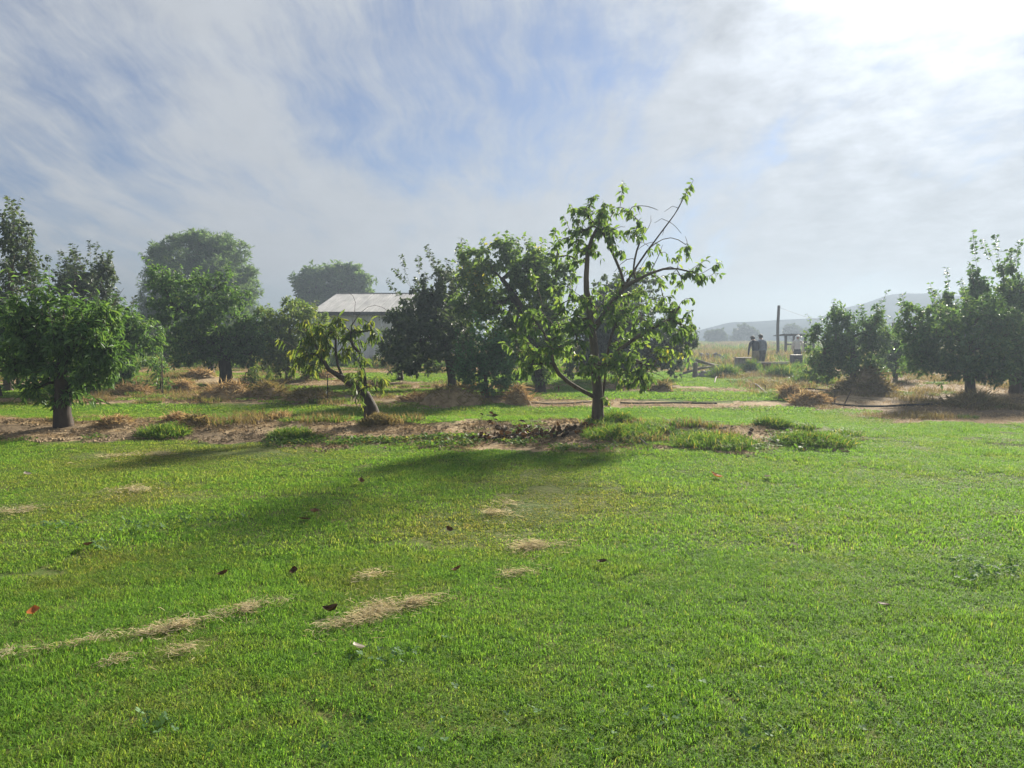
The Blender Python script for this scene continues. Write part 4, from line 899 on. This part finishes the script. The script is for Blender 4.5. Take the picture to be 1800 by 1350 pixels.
CLIP = [([(562, 1112), (600, 1106), (640, 1102), (668, 1088), (712, 1073)], .075, 2.4, 'longest pale clump of dry clippings in the lawn foreground'), ([(722, 1070), (765, 1060), (802, 1050)], .05, 1.2, 'dry clippings at the upper end of the long pale clump'),
        ([(428, 1080), (450, 1068), (505, 1063)], .045, 1.2, 'curved clump of dry clippings left of the curled brown leaf'),
        ([(-30, 1166), (60, 1152), (140, 1136), (200, 1124), (265, 1120), (320, 1106), (392, 1088)], .04, .8, 'long thin trail of dry clippings running in from the left edge'),
        ([(905, 972), (945, 966), (998, 964)], .085, 1.7, 'bright straw coloured clump of clippings near the lawn centre'), ([(893, 1018), (920, 1010), (950, 1006)], .06, .8, 'smaller clump of clippings below the bright one'),
        ([(634, 1018), (655, 1013), (678, 1012)], .06, .9, 'small lone clump of clippings left of centre'), ([(855, 910), (880, 907), (906, 908)], .09, .9, 'flat clump of clippings in the far middle of the lawn'),
        ([(200, 866), (225, 862), (248, 866)], .12, .9, 'round pale clump of clippings on the far left lawn'), ([(-20, 906), (20, 904), (55, 898)], .08, .8, 'pale clippings at the left edge of the far lawn'),
        ([(300, 1160), (325, 1152)], .035, .8, 'tiny clump of clippings below the left trail'), ([(180, 1178), (215, 1168)], .04, .5, 'faint wisp of clippings under the left trail'),
        ([(868, 890), (912, 888)], .09, .5, 'faint wisp of clippings farthest up the middle lawn'), ([(190, 804), (240, 801), (295, 802)], .10, .5, 'thin dry wisp near the front strip at left')]
def clipping(label, line, wid, dens, seed):
    rng = np.random.default_rng(seed); q = [ground_at(*p) for p in line]; c = q[len(q) // 2].copy(); pl_ = resample([v - c for v in q], .03); n = len(pl_); Ltot = np.linalg.norm(np.diff(pl_, axis=0), axis=1).sum()
    nb = int(1000 * dens * max(Ltot, .15) + 20); env = .015 + vnoise(np.arange(n) * .2 + seed, np.zeros(n) + .5, seed) ** 4; env /= env.sum()
    k = rng.choice(n, nb, p=env); loose = rng.random(nb) < .2
    off = rng.normal(size=(nb, 2)) * np.where(loose, wid * 1.6, wid * .42)[:, None] * np.array([1.0, 1.5]) * (.5 + vnoise(k * .3, k * 0 + .2, seed + 5))[:, None]
    off[:, 1] += (vnoise(k * .09 + 7, k * 0 + .7, seed) - .5) * wid * 3
    x = pl_[k, 0] + off[:, 0] + rng.normal(size=nb) * .02; y = pl_[k, 1] + off[:, 1]
    z = height(c[0] + x, c[1] + y) - c[2] + .020 + rng.random(nb) ** 1.5 * .034 * ~loose
    p = np.stack([x, y, z], -1); d = norm(np.stack([rng.normal(size=nb), rng.normal(size=nb), .2 * rng.normal(size=nb)], -1)); L = .025 + .075 * rng.random(nb)
    side = norm(np.cross(d, rng.normal(size=(nb, 3)))) * (.0005 + .00015 * c[1]); bend = norm(rng.normal(size=(nb, 3))) * (L * .18)[:, None]
    p0 = p - d * (L * .5)[:, None]; m1 = p + bend; tip = p + d * (L * .5)[:, None]; tip[:, 2] = np.maximum(tip[:, 2], z - .008); p0[:, 2] = np.maximum(p0[:, 2], z - .008)
    V = np.stack([p0 - side, p0 + side, m1 + side, m1 - side, tip], 1).reshape(-1, 3); k = np.arange(nb)[:, None] * 5
    o = empty('dry_clippings', c, label, 'clippings', 'clumps of dry clippings on the lawn')
    st_ = obj('strands', make_mesh('strands', V, [k + np.array([[0, 1, 2, 3]]), k + np.array([[3, 2, 4]])], {'tint': np.repeat(rng.random(nb), 5)}, False, [M['clip']]), o); st_['kind'] = 'stuff'
for k, (ln_, wd_, dn_, lb) in enumerate(CLIP): clipping(lb, ln_, wd_, dn_, 200 + k)

# fallen leaves
M['orangeleaf'] = leaf_mat('orange_leaf', [(0, (.30, .09, .02)), (1, (.42, .14, .03))], .3, (1.2, 1, .6))
M['paleleaf'] = leaf_mat('pale_leaf', [(0, (.24, .21, .17)), (1, (.32, .28, .23))], .2, (1, 1, 1))
def fallen(label, px, py, size, mat, curl, yaw, seed):
    T, F = LT[2]; T = T.copy(); T[:, 0] *= .62; T[:, 1] -= .5
    T[:, 2] = curl * (T[:, 1] ** 2 * 1.5 + np.abs(T[:, 0]) * .9) ; 
    c = ground_at(px, py); o = obj('fallen_leaf', make_mesh('fallen_leaf', T * size, F, {'tint': np.full(len(T), .2 + .6 * ((seed * 37) % 10) / 10)}, True, [M[mat]]), None, (c[0], c[1], c[2] + .038))
    o.rotation_euler = (R(10 * (seed % 4) - 12), R(14 * (seed % 3) - 10), yaw); tag(o, label, 'leaf', 'fallen leaves on the lawn')
FL = [(583, 1086, .11, 'deadleaf', .9, 1.2, 'curled brown leaf beside the longest clump of clippings'), (553, 908, .15, 'deadleaf', .5, .2, 'largest dark leaf in the shadow on the left lawn'), (535, 920, .12, 'deadleaf', .3, 1.8, 'dark leaf just below the largest dark leaf'),
      (517, 1014, .09, 'deadleaf', .5, .1, 'flat brown leaf left of the small lone clump'), (803, 1012, .08, 'deadleaf', .7, 2.2, 'dark leaf right of the small lone clump'), (630, 1152, .10, 'paleleaf', .5, .7, 'pale leaf lying below the longest clump of clippings'),
      (60, 1088, .11, 'orangeleaf', .5, .4, 'rusty leaf in the grass near the left edge'), (1258, 843, .15, 'orangeleaf', .6, .9, 'bright orange leaf on the right lawn'), (1348, 844, .11, 'paleleaf', .4, .2, 'white leaf right of the bright orange leaf'),
      (1058, 998, .08, 'deadleaf', .6, 1.5, 'brown leaf right of the bright straw clump'), (48, 840, .13, 'paleleaf', .5, .9, 'pale leaf on the far left lawn'), (634, 853, .12, 'deadleaf', .7, .3, 'dark leaf farthest up the shaded lawn'),
      (392, 1020, .08, 'deadleaf', .8, 2.0, 'small dark leaf in the grass left of the flat brown leaf'), (1552, 1074, .08, 'deadleaf', .4, .6, 'brown leaf alone on the right foreground lawn'), (1396, 966, .07, 'paleleaf', .5, 1.1, 'small pale leaf alone on the right middle lawn'),
      (790, 940, .09, 'deadleaf', .6, .5, 'brown leaf left of the bright straw clump'), (155, 968, .12, 'deadleaf', .6, .8, 'brown leaf beside the clover on the left')]
for k, (px, py, sz, mt, cu, yw, lb) in enumerate(FL): fallen(lb, px, py, sz, mt, cu, yw, k)

# clover patches
def clover(label, spots, seed):
    rng = np.random.default_rng(seed); Vs, Fs, n = [], [], 0; T = []
    for (px, py, wx, wy, cnt) in spots:
        for _ in range(cnt):
            c = ground_at(px + rng.normal() * wx, py + rng.normal() * wy); c[2] += .035 + .015 * rng.random(); s = .017 * (.7 + .6 * rng.random()); tl = rng.normal(size=2) * .45; a0 = rng.random() * 6.28; ti = rng.random()
            for k in range(3):
                a = a0 + k * 2.094; d = np.array([math.cos(a), math.sin(a), .15 + tl[0] * math.cos(a) + tl[1] * math.sin(a)]); q = np.array([-math.sin(a), math.cos(a), tl[1] * math.cos(a) - tl[0] * math.sin(a)])
                Vs.append(np.array([c, c + d * s * .6 - q * s * .5, c + d * s, c + d * s * .6 + q * s * .5])); Fs.append(np.arange(4) + n); n += 4; T += [ti] * 4
    o = obj('clover_patch', make_mesh('clover_patch', np.concatenate(Vs), np.array(Fs), {'tint': np.array(T)}, False, [M['clover']])); tag(o, label, 'clover', kind='stuff')
clover('pale clover leaves scattered in the left lawn', [(105, 930, 25, 6, 45), (240, 932, 25, 5, 45), (330, 920, 20, 4, 25), (170, 968, 14, 6, 25), (400, 915, 20, 5, 20)], 1)
clover('pale clover leaves scattered at the right edge of the lawn', [(1700, 1000, 25, 8, 40), (1720, 1022, 22, 6, 30), (1770, 1010, 25, 10, 35), (1290, 1240, 200, 40, 30)], 2)
clover('clover leaves scattered in the foreground lawn', [(700, 1160, 40, 10, 30), (280, 1280, 30, 10, 20), (900, 1300, 300, 25, 40)], 3)

# fallen branch with dead leaves
def fallen_branch():
    rng = np.random.default_rng(5); c = ground_at(930, 772); root = empty('fallen_branch', c, 'fallen branch with dead brown leaves lying on the front strip', 'branch')
    b = MB(); L = []
    for poly in ([(855, 776), (890, 772), (930, 774), (975, 770), (1010, 766)], [(890, 772), (880, 764), (862, 752)], [(930, 774), (945, 766), (965, 762)], [(905, 773), (925, 762), (935, 755)], [(870, 775), (850, 778), (830, 777)], [(975, 770), (1000, 760), (1040, 758)]):
        q = [ground_at(*p) - c for p in poly]
        for k, v in enumerate(q): v[2] += .03 + .06 * math.sin(k / len(q) * 3.1) + (.16 if poly[-1] == (862, 752) and k == 2 else 0)
        q = resample(q, .08); b.tube(q, np.linspace(.014, .004, len(q)), 5); L.append(q)
    b.build('stem', M['bark_dark'], root, True)
    Q = np.concatenate(L); n = 150; i = rng.integers(0, len(Q), n); p = Q[i] + rng.normal(size=(n, 3)) * np.array([.06, .05, .01]); p[:, 2] = np.abs(p[:, 2]) + .02
    d = norm(rng.normal(size=(n, 3)) + np.array([0, 0, -.5])); V, F, t_ = leaf_arrays(p, d, norm(rng.normal(size=(n, 3))), .06 + .06 * rng.random(n), .6, rng.random(n) * .7, 2)
    o = obj('dead_leaves', make_mesh('dead_leaves', V, F, {'tint': t_}, False, [M['deadleaf']]), root); o['kind'] = 'stuff'
fallen_branch()
def stick(label, a, b_, r=.012, name='fallen_stick'):
    p, q = ground_at(*a), ground_at(*b_); p[2] += .03; q[2] += .03; m = MB(); mid = (p + q) / 2 + np.array([0, .05, .06]); m.tube(resample([p, mid, q], .15) - p, r, 5); o = m.build(name, M['wood'], None, True, p); tag(o, label, 'stick', 'loose sticks')
stick('thin stick lying over the grass tuft below the sparse pear', (1035, 755), (1085, 783), .010)
stick('thin stick leaning into the grass right of the sparse pear base', (1108, 768), (1138, 786), .010)
stick('short pale stick on the front strip right of the sparse pear', (1252, 748), (1262, 754), .014)
# windfall fruit and clods on the strip
rng = np.random.default_rng(8)
bmf = bmesh.new(); bmesh.ops.create_icosphere(bmf, subdivisions=2, radius=.032)
for v in bmf.verts: v.co *= 1 + .25 * (rng.random() - .5)
mf = bpy.data.meshes.new('windfall_fruit'); bmf.to_mesh(mf); bmf.free(); mf.materials.append(M['bark_dark'])
for k in range(26):
    px, py = (rng.uniform(860, 1050), rng.uniform(748, 780)) if k < 16 else (rng.uniform(1150, 1330), rng.uniform(751, 768))
    c = ground_at(px, py); o = obj('windfall_fruit', mf, None, (c[0], c[1], c[2] + .025)); s = .7 + .6 * rng.random(); o.scale = (s, s, s * .85); o.rotation_euler = (0, 0, rng.random() * 6)
    tag(o, 'dark rotten windfall fruit on the strip ' + ('near the fallen branch' if k < 16 else 'right of the sparse pear'), 'fruit', 'windfall fruit near the fallen branch' if k < 16 else 'windfall fruit right of the sparse pear')

# ---------------------------------------------------------------- posts, stakes, hoses
def post(name, label, px, py, top, r, mat, group, lean=(0, 0), d=None, cat='post', k=8):
    c = ground_at(px, py) if d is None else P(px, py, d); c[2] = gz(c[0], c[1]) - .05; tz = P(px, top, c[1])[2]
    m = MB(); h = tz - c[2]; z = np.linspace(0, h, 7); w = np.sin(z * 2.1) * r * .25
    m.tube(np.stack([z * lean[0] + w, z * lean[1], z], -1), np.linspace(r, r * .88, 7), k); o = m.build(name, M[mat], None, True, c); return tag(o, label, cat, group), c, h
post('fence_post', 'short thick weathered post at the edge of the junk area', 1221, 664, 637, .10, 'wood', 'posts at the junk area')
post('fence_post', 'thin dark post under the right edge of the sparse pear foliage', 1209, 656, 610, .05, 'darkwood', 'posts at the junk area')
post('fence_post', 'short stump post seen behind the sparse pear foliage', 1163, 652, 634, .07, 'wood', 'posts at the junk area')
_, pc, ph = post('utility_pole', 'tall dark pole carrying a thin wire in the dry field', 1367, 612, 537, .10, 'darkwood', None, d=50, cat='pole', k=12)
post('gate_post', 'thick dark post rising between the two larger citrus trees', 1571, 612, 567, .12, 'darkwood', None, d=44)
m = MB(); a = pc + np.array([0, 0, ph - .1]); e_ = P(1571, 568, 44); u = np.linspace(0, 1, 24)[:, None]; w = a + (e_ - a) * u; w[:, 2] -= .5 * np.sin(u[:, 0] * np.pi)
m.tube(w - a, .008, 4); o = m.build('wire', M['plastic_dark'], None, True, a); tag(o, 'thin wire sagging from the pole towards the citrus trees', 'wire')
SG = 'thin stakes in the ground'
post('stake', 'thin stake with a small white tag left of the peach tree', 576, 707, 660, .016, 'darkwood', SG, cat='stake', k=6)
post('stake', 'thin stake holding the sapling on the straw strip', 286, 694, 628, .014, 'darkwood', SG, cat='stake', k=6)
post('stake', 'straight thin stake at the edge of the right hand dirt', 1467, 712, 686, .014, 'darkwood', SG, cat='stake', k=6)
post('stake', 'leaning thin stake right of the straight one at the dirt edge', 1480, 716, 686, .014, 'darkwood', SG, (.45, 0), cat='stake', k=6)
post('stake', 'short stake on the dirt behind the round straw heap', 1345, 690, 677, .012, 'darkwood', SG, cat='stake', k=6)
post('stake', 'short reddish stake behind the sparse pear limb', 982, 692, 678, .02, 'rust', SG, cat='stake', k=6)
m = MB(); c = P(573, 690, at(576, 707)[1] - .05); m.box((0, 0, 0), (.05, .006, .09), .2, .004); o = m.build('plant_tag', M['white'], None, False, c); tag(o, 'small white tag hanging on the stake left of the peach', 'tag')
def hose(label, pts, r, mat, name='irrigation_hose'):
    q = resample([ground_at(*p) + np.array([0, 0, r + .015]) for p in pts], .25); q[:, 2] = height(q[:, 0], q[:, 1]) + r + .02; m = MB(); m.tube(q - q[0], r, 6); o = m.build(name, M[mat], None, True, q[0]); tag(o, label, 'hose', 'irrigation hoses along the rows')
hose('black irrigation hose across the right hand dirt to the broad citrus', [(1340, 690), (1400, 700), (1480, 716), (1560, 718), (1610, 715), (1660, 712)], .025, 'hose')
hose('dark hose crossing the far dirt behind the stakes', [(1330, 682), (1400, 684), (1470, 690), (1540, 694)], .022, 'hose')
hose('pale hose lying on the strip left of the sparse pear trunk', [(935, 711), (960, 714), (1000, 712), (1040, 709)], .024, 'palehose')
hose('dark hose along the third row behind the peach', [(690, 691), (760, 692), (820, 692), (900, 694)], .02, 'hose')
hose('dark hose on the strip right of the sparse pear', [(1090, 711), (1140, 712), (1200, 711), (1260, 712)], .02, 'hose')
hose('curved hose at the foot of the broad citrus', [(1735, 714), (1755, 716), (1770, 713), (1790, 718)], .025, 'hose')
stick('long stick propped on the dirt near the round straw heap', (1318, 672), (1348, 694), .02)
stick('pale bent stick at the lawn edge by the junk area', (1256, 674), (1262, 662), .02)

# ---------------------------------------------------------------- junk area, shelter
def rocks(name, label, px, py, wpx, hpx, n, size, seed, cat):
    rng = np.random.default_rng(seed); c = ground_at(px, py); s = c[1] / FPX; root = empty(name, c, label, cat); protos = []
    for k in range(4):
        bm = bmesh.new(); bmesh.ops.create_icosphere(bm, subdivisions=1, radius=1)
        for v in bm.verts: v.co *= .7 + .5 * rng.random()
        me = bpy.data.meshes.new('stone'); bm.to_mesh(me); bm.free(); me.materials.append(M['stone']); protos.append(me)
    for k in range(n):
        a = rng.random() * 6.283; r = rng.random() ** .6; x, y = r * math.cos(a) * wpx * s / 2, r * math.sin(a) * wpx * s * .3
        z = hpx * s * max(1 - r, 0) * (0.3 + .7 * rng.random()); o = obj('stone', protos[k % 4], root, (x, y, z)); sz = size * (.5 + .9 * rng.random()); o.scale = (sz * 1.3, sz, sz * .7); o.rotation_euler = (rng.random() * 3, rng.random() * 3, rng.random() * 6)
rocks('rubble_heap', 'wide grey heap of rubble in front of the dry field', 1245, 640, 110, 20, 120, .16, 1, 'rubble')
rocks('rock_pile', 'dark pile of rocks behind the short thick post', 1250, 662, 64, 14, 46, .12, 2, 'rocks')
def log_pile():
    c = ground_at(1255, 658); root = empty('log_pile', c, 'few old logs lying across the rocks beside the post', 'logs'); rng = np.random.default_rng(4)
    for k in range(5):
        m = MB(); a = rng.random() * .8 - .2; L = 1.0 + rng.random() * .5; d = np.array([math.cos(a), math.sin(a) * .4, .35 - .8 * rng.random()]); o_ = np.array([rng.normal() * .4, rng.normal() * .2 - .2, .12 + .07 * k]); m.tube([o_ - d * L / 2, o_ + np.array([0, .05, .06 * (k % 2)]), o_ + d * L / 2], [.05, .055, .04], 7); m.build('log', M['wood'], root, True)
log_pile()
def bench():
    c = ground_at(1312, 652); root = empty('work_bench', c, 'rough wooden bench with a plank top beside the two people', 'bench'); s = c[1] / FPX
    m = MB(); m.box((0, 0, .62), (1.05, .6, .05), 0, .006); m.build('top', M['wood'], root)
    m = MB(); m.box((-.3, .0, .30), (.36, .45, .58), .1, .01); m.build('block', M['stone'], root)
    for x in (-.46, .46):
        for y in (-.25, .25): m = MB(); m.box((x, y, .3), (.06, .06, .6), 0, .004); m.build('leg', M['wood'], root)
bench()
def rusty_box():
    c = ground_at(1365, 659); root = empty('rusty_trough', c, 'low rusty trough with a dark rim among the weeds', 'trough')
    m = MB(); m.box((0, -.3, .24), (1.0, .03, .44), 0, .004); m.box((0, .3, .24), (1.0, .03, .44), 0, .004); m.box((-.485, 0, .24), (.03, .57, .43)); m.box((.485, 0, .24), (.03, .57, .43)); m.box((0, 0, .05), (.93, .55, .03)); m.build('body', M['rust'], root)
    m = MB(); m.box((0, -.32, .48), (1.06, .05, .04), 0, .004); m.box((0, .32, .48), (1.06, .05, .04), 0, .004); m.build('rim', M['trim_dark'], root)
    m = MB(); m.box((-.1, .1, .53), (1.5, .14, .03), .25); m.build('plank', M['wood'], root)
rusty_box()
def crate():
    c = ground_at(1399, 654); root = empty('dark_crate', c, 'dark box standing on end in front of the person in the white cap', 'crate')
    for z in (.12, .30, .48, .66): m = MB(); m.box((0, -.22, z), (.42, .02, .15), 0, .004); m.box((0, .22, z), (.42, .02, .15), 0, .004); m.build('slat', M['plastic_dark'], root)
    for x in (-.2, .2): m = MB(); m.box((x, 0, .4), (.03, .41, .78), 0, .004); m.build('side', M['plastic_dark'], root)
    m = MB(); m.box((0, 0, .77), (.46, .5, .05), 0, .006); m.build('lid', M['plastic_dark'], root)
crate()
def shelter():
    D = 54.0; x0, x1 = P(1372, 600, D)[0], P(1425, 600, D)[0]; c = np.array([(x0 + x1) / 2, D, 0]); c[2] = gz(c[0], c[1]); root = empty('open_shelter', c, 'low open wooden shelter with a flat roof beside the pole', 'shelter')
    h = P(1372, 588, D)[2] - c[2]; w = (x1 - x0)
    for k in range(6): m = MB(); m.box((0, -.9 + k * .36, h + .02 - k * .02), (w + .3, .34, .05), 0, .006); m.build('roof_board', M['darkwood'], root)
    for x in (-w / 2 + .1, -w * .2, w * .2, w / 2 - .1):
        for y in (-.8, .8): m = MB(); m.box((x, y, h / 2 - .02), (.12, .12, h - .05), 0, .008); m.build('post', M['darkwood'], root)
    m = MB(); m.box((0, -.8, h * .62), (w - .2, .05, .10)); m.build('rail', M['darkwood'], root)
shelter()

# ---------------------------------------------------------------- people
def person(label, px, d, height_m, pose, shirt, legs, rotz, hat=None):
    g = P(px, 640, d); c = np.array([g[0], d, gz(g[0], d)]); root = empty('person', c, label, 'person', 'people working behind the orchard'); root.rotation_euler = (0, 0, rotz); s = height_m / 1.72
    lean = pose.get('lean', 0.0); k = pose.get('head', 0.0)
    hip = np.array([0, 0, .92]); 
    def up(t_, off=0): return hip + np.array([off, math.sin(lean) * t_, math.cos(lean) * t_])
    J = {'pelvis': hip, 'waist': up(.16), 'chest': up(.36), 'neck': up(.54), 'neck2': up(.58) + np.array([0, .02 + k * .3, .02])}
    J['head'] = J['neck2'] + np.array([0, .03 + k, .10 - k * .4]); J['crown'] = J['head'] + np.array([0, .02 + k * .3, .10])
    E = [('pelvis', 'waist'), ('waist', 'chest'), ('chest', 'neck'), ('neck', 'neck2'), ('neck2', 'head'), ('head', 'crown')]
    Rr = {'pelvis': (.165, .12), 'waist': (.15, .11), 'chest': (.18, .125), 'neck': (.10, .08), 'neck2': (.055, .055), 'head': (.085, .10), 'crown': (.06, .07)}
    for sgn, sd_ in ((-1, 'l'), (1, 'r')):
        J['sh' + sd_] = up(.49, sgn * .19); el, wr = pose['arm' + sd_]
        J['el' + sd_] = J['sh' + sd_] + np.array([sgn * el[0], el[1], el[2]]); J['wr' + sd_] = J['el' + sd_] + np.array([sgn * wr[0], wr[1], wr[2]]); dirw = norm(np.array([sgn * wr[0], wr[1], wr[2]])); J['ha' + sd_] = J['wr' + sd_] + dirw * .09
        J['th' + sd_] = hip + np.array([sgn * .10, 0, -.06]); st = pose.get('step', 0) * sgn
        J['kn' + sd_] = np.array([sgn * .11, .03 + st * .5, .49]); J['an' + sd_] = np.array([sgn * .12, st, .09]); J['to' + sd_] = np.array([sgn * .14, st + .16, .035])
        E += [('neck', 'sh' + sd_), ('sh' + sd_, 'el' + sd_), ('el' + sd_, 'wr' + sd_), ('wr' + sd_, 'ha' + sd_), ('pelvis', 'th' + sd_), ('th' + sd_, 'kn' + sd_), ('kn' + sd_, 'an' + sd_), ('an' + sd_, 'to' + sd_)]
        for nm, r_ in (('sh', .075), ('el', .052), ('wr', .036), ('ha', .034), ('th', .105), ('kn', .072), ('an', .05), ('to', .04)): Rr[nm + sd_] = (r_, r_)
    names = list(J); idx = {n: i for i, n in enumerate(names)}
    me = bpy.data.meshes.new('body'); me.from_pydata([tuple(J[n] * s) for n in names], [(idx[a], idx[b_]) for a, b_ in E], [])
    tmp = bpy.data.objects.new('body_tmp', me); col.objects.link(tmp); tmp.modifiers.new('skin', 'SKIN'); sub = tmp.modifiers.new('sub', 'SUBSURF'); sub.levels = sub.render_levels = 2
    for i, n in enumerate(names): me.skin_vertices[0].data[i].radius = (Rr[n][0] * s, Rr[n][1] * s); me.skin_vertices[0].data[i].use_root = (n == 'pelvis')
    bpy.context.view_layer.update(); dg = bpy.context.evaluated_depsgraph_get(); ev = tmp.evaluated_get(dg); fin = bpy.data.meshes.new_from_object(ev); bpy.data.objects.remove(tmp)
    fin.name = 'body'; fin.materials.clear()
    for mm in (M['skin'], M[shirt], M[legs], M['hair']): fin.materials.append(mm)
    key = np.array([J[n] * s for n in names]); kind = np.array([0 if n[:2] in ('ha',) or n in ('neck2', 'head', 'crown') else (2 if n[:2] in ('th', 'kn', 'an', 'pe') else (3 if n[:2] == 'to' else 1)) for n in names])
    for p in fin.polygons:
        p.use_smooth = True; q = np.array(p.center); p.material_index = int(kind[((key - q) ** 2).sum(1).argmin()])
    obj('body', fin, root)
    hd = J['head'] * s; cr = J['crown'] * s
    def cap(name, mat, zlo, sc_, brim=False):
        bm = bmesh.new(); bmesh.ops.create_uvsphere(bm, u_segments=14, v_segments=9, radius=.118 * s * sc_)
        bmesh.ops.delete(bm, geom=[v for v in bm.verts if v.co.z < zlo * s and not (name == 'hair' and v.co.y < -.02 and v.co.z > -.07 * s)], context='VERTS')
        if brim:
            r_ = bmesh.ops.create_circle(bm, cap_ends=True, segments=14, radius=.13 * s)
            for v in r_['verts']: v.co.y = v.co.y * .8 + .07 * s; v.co.z = zlo * s + .012
        mm = bpy.data.meshes.new(name); bm.to_mesh(mm); bm.free(); mm.materials.append(M[mat])
        for p in mm.polygons: p.use_smooth = True
        obj(name, mm, root, tuple(hd + np.array([0, 0, .035 * s])))
    if hat: cap('cap', hat, .01, 1.06, True)
    else: cap('hair', 'hair', .0, 1.0)
    m = MB()
    for dx in (-.032, .032): m.box(tuple(hd + np.array([dx * s, .098 * s, .02 * s])), (.022 * s, .012 * s, .010 * s))
    m.build('eyes', M['hair'], root); m = MB(); m.box(tuple(hd + np.array([0, .112 * s, -.012 * s])), (.022 * s, .03 * s, .04 * s), 0, .006 * s); m.build('nose', M['skin'], root)
    return root
person('person in a dark navy shirt bending forward with lowered head', 1328, 34.5, 1.66, {'lean': .30, 'head': .07, 'arml': ((.08, -.02, -.28), (-.02, .08, -.24)), 'armr': ((.05, .06, -.27), (-.05, .16, -.18)), 'step': .06}, 'navy', 'khaki', R(12))
person('person in a blue grey shirt and dark trousers standing beside the bending one', 1339, 35.0, 1.70, {'lean': .08, 'head': .03, 'arml': ((.05, .0, -.28), (-.04, .14, -.20)), 'armr': ((.05, -.02, -.28), (.0, .06, -.25)), 'step': .05}, 'blue', 'jeans', R(20))
person('person in a pale shirt and white cap near the open shelter', 1401, 38.5, 1.66, {'lean': .16, 'head': .05, 'arml': ((.07, .02, -.28), (-.02, .16, -.18)), 'armr': ((.07, .02, -.28), (-.03, .17, -.17)), 'step': .05}, 'pale', 'jeans', R(-25), 'white')
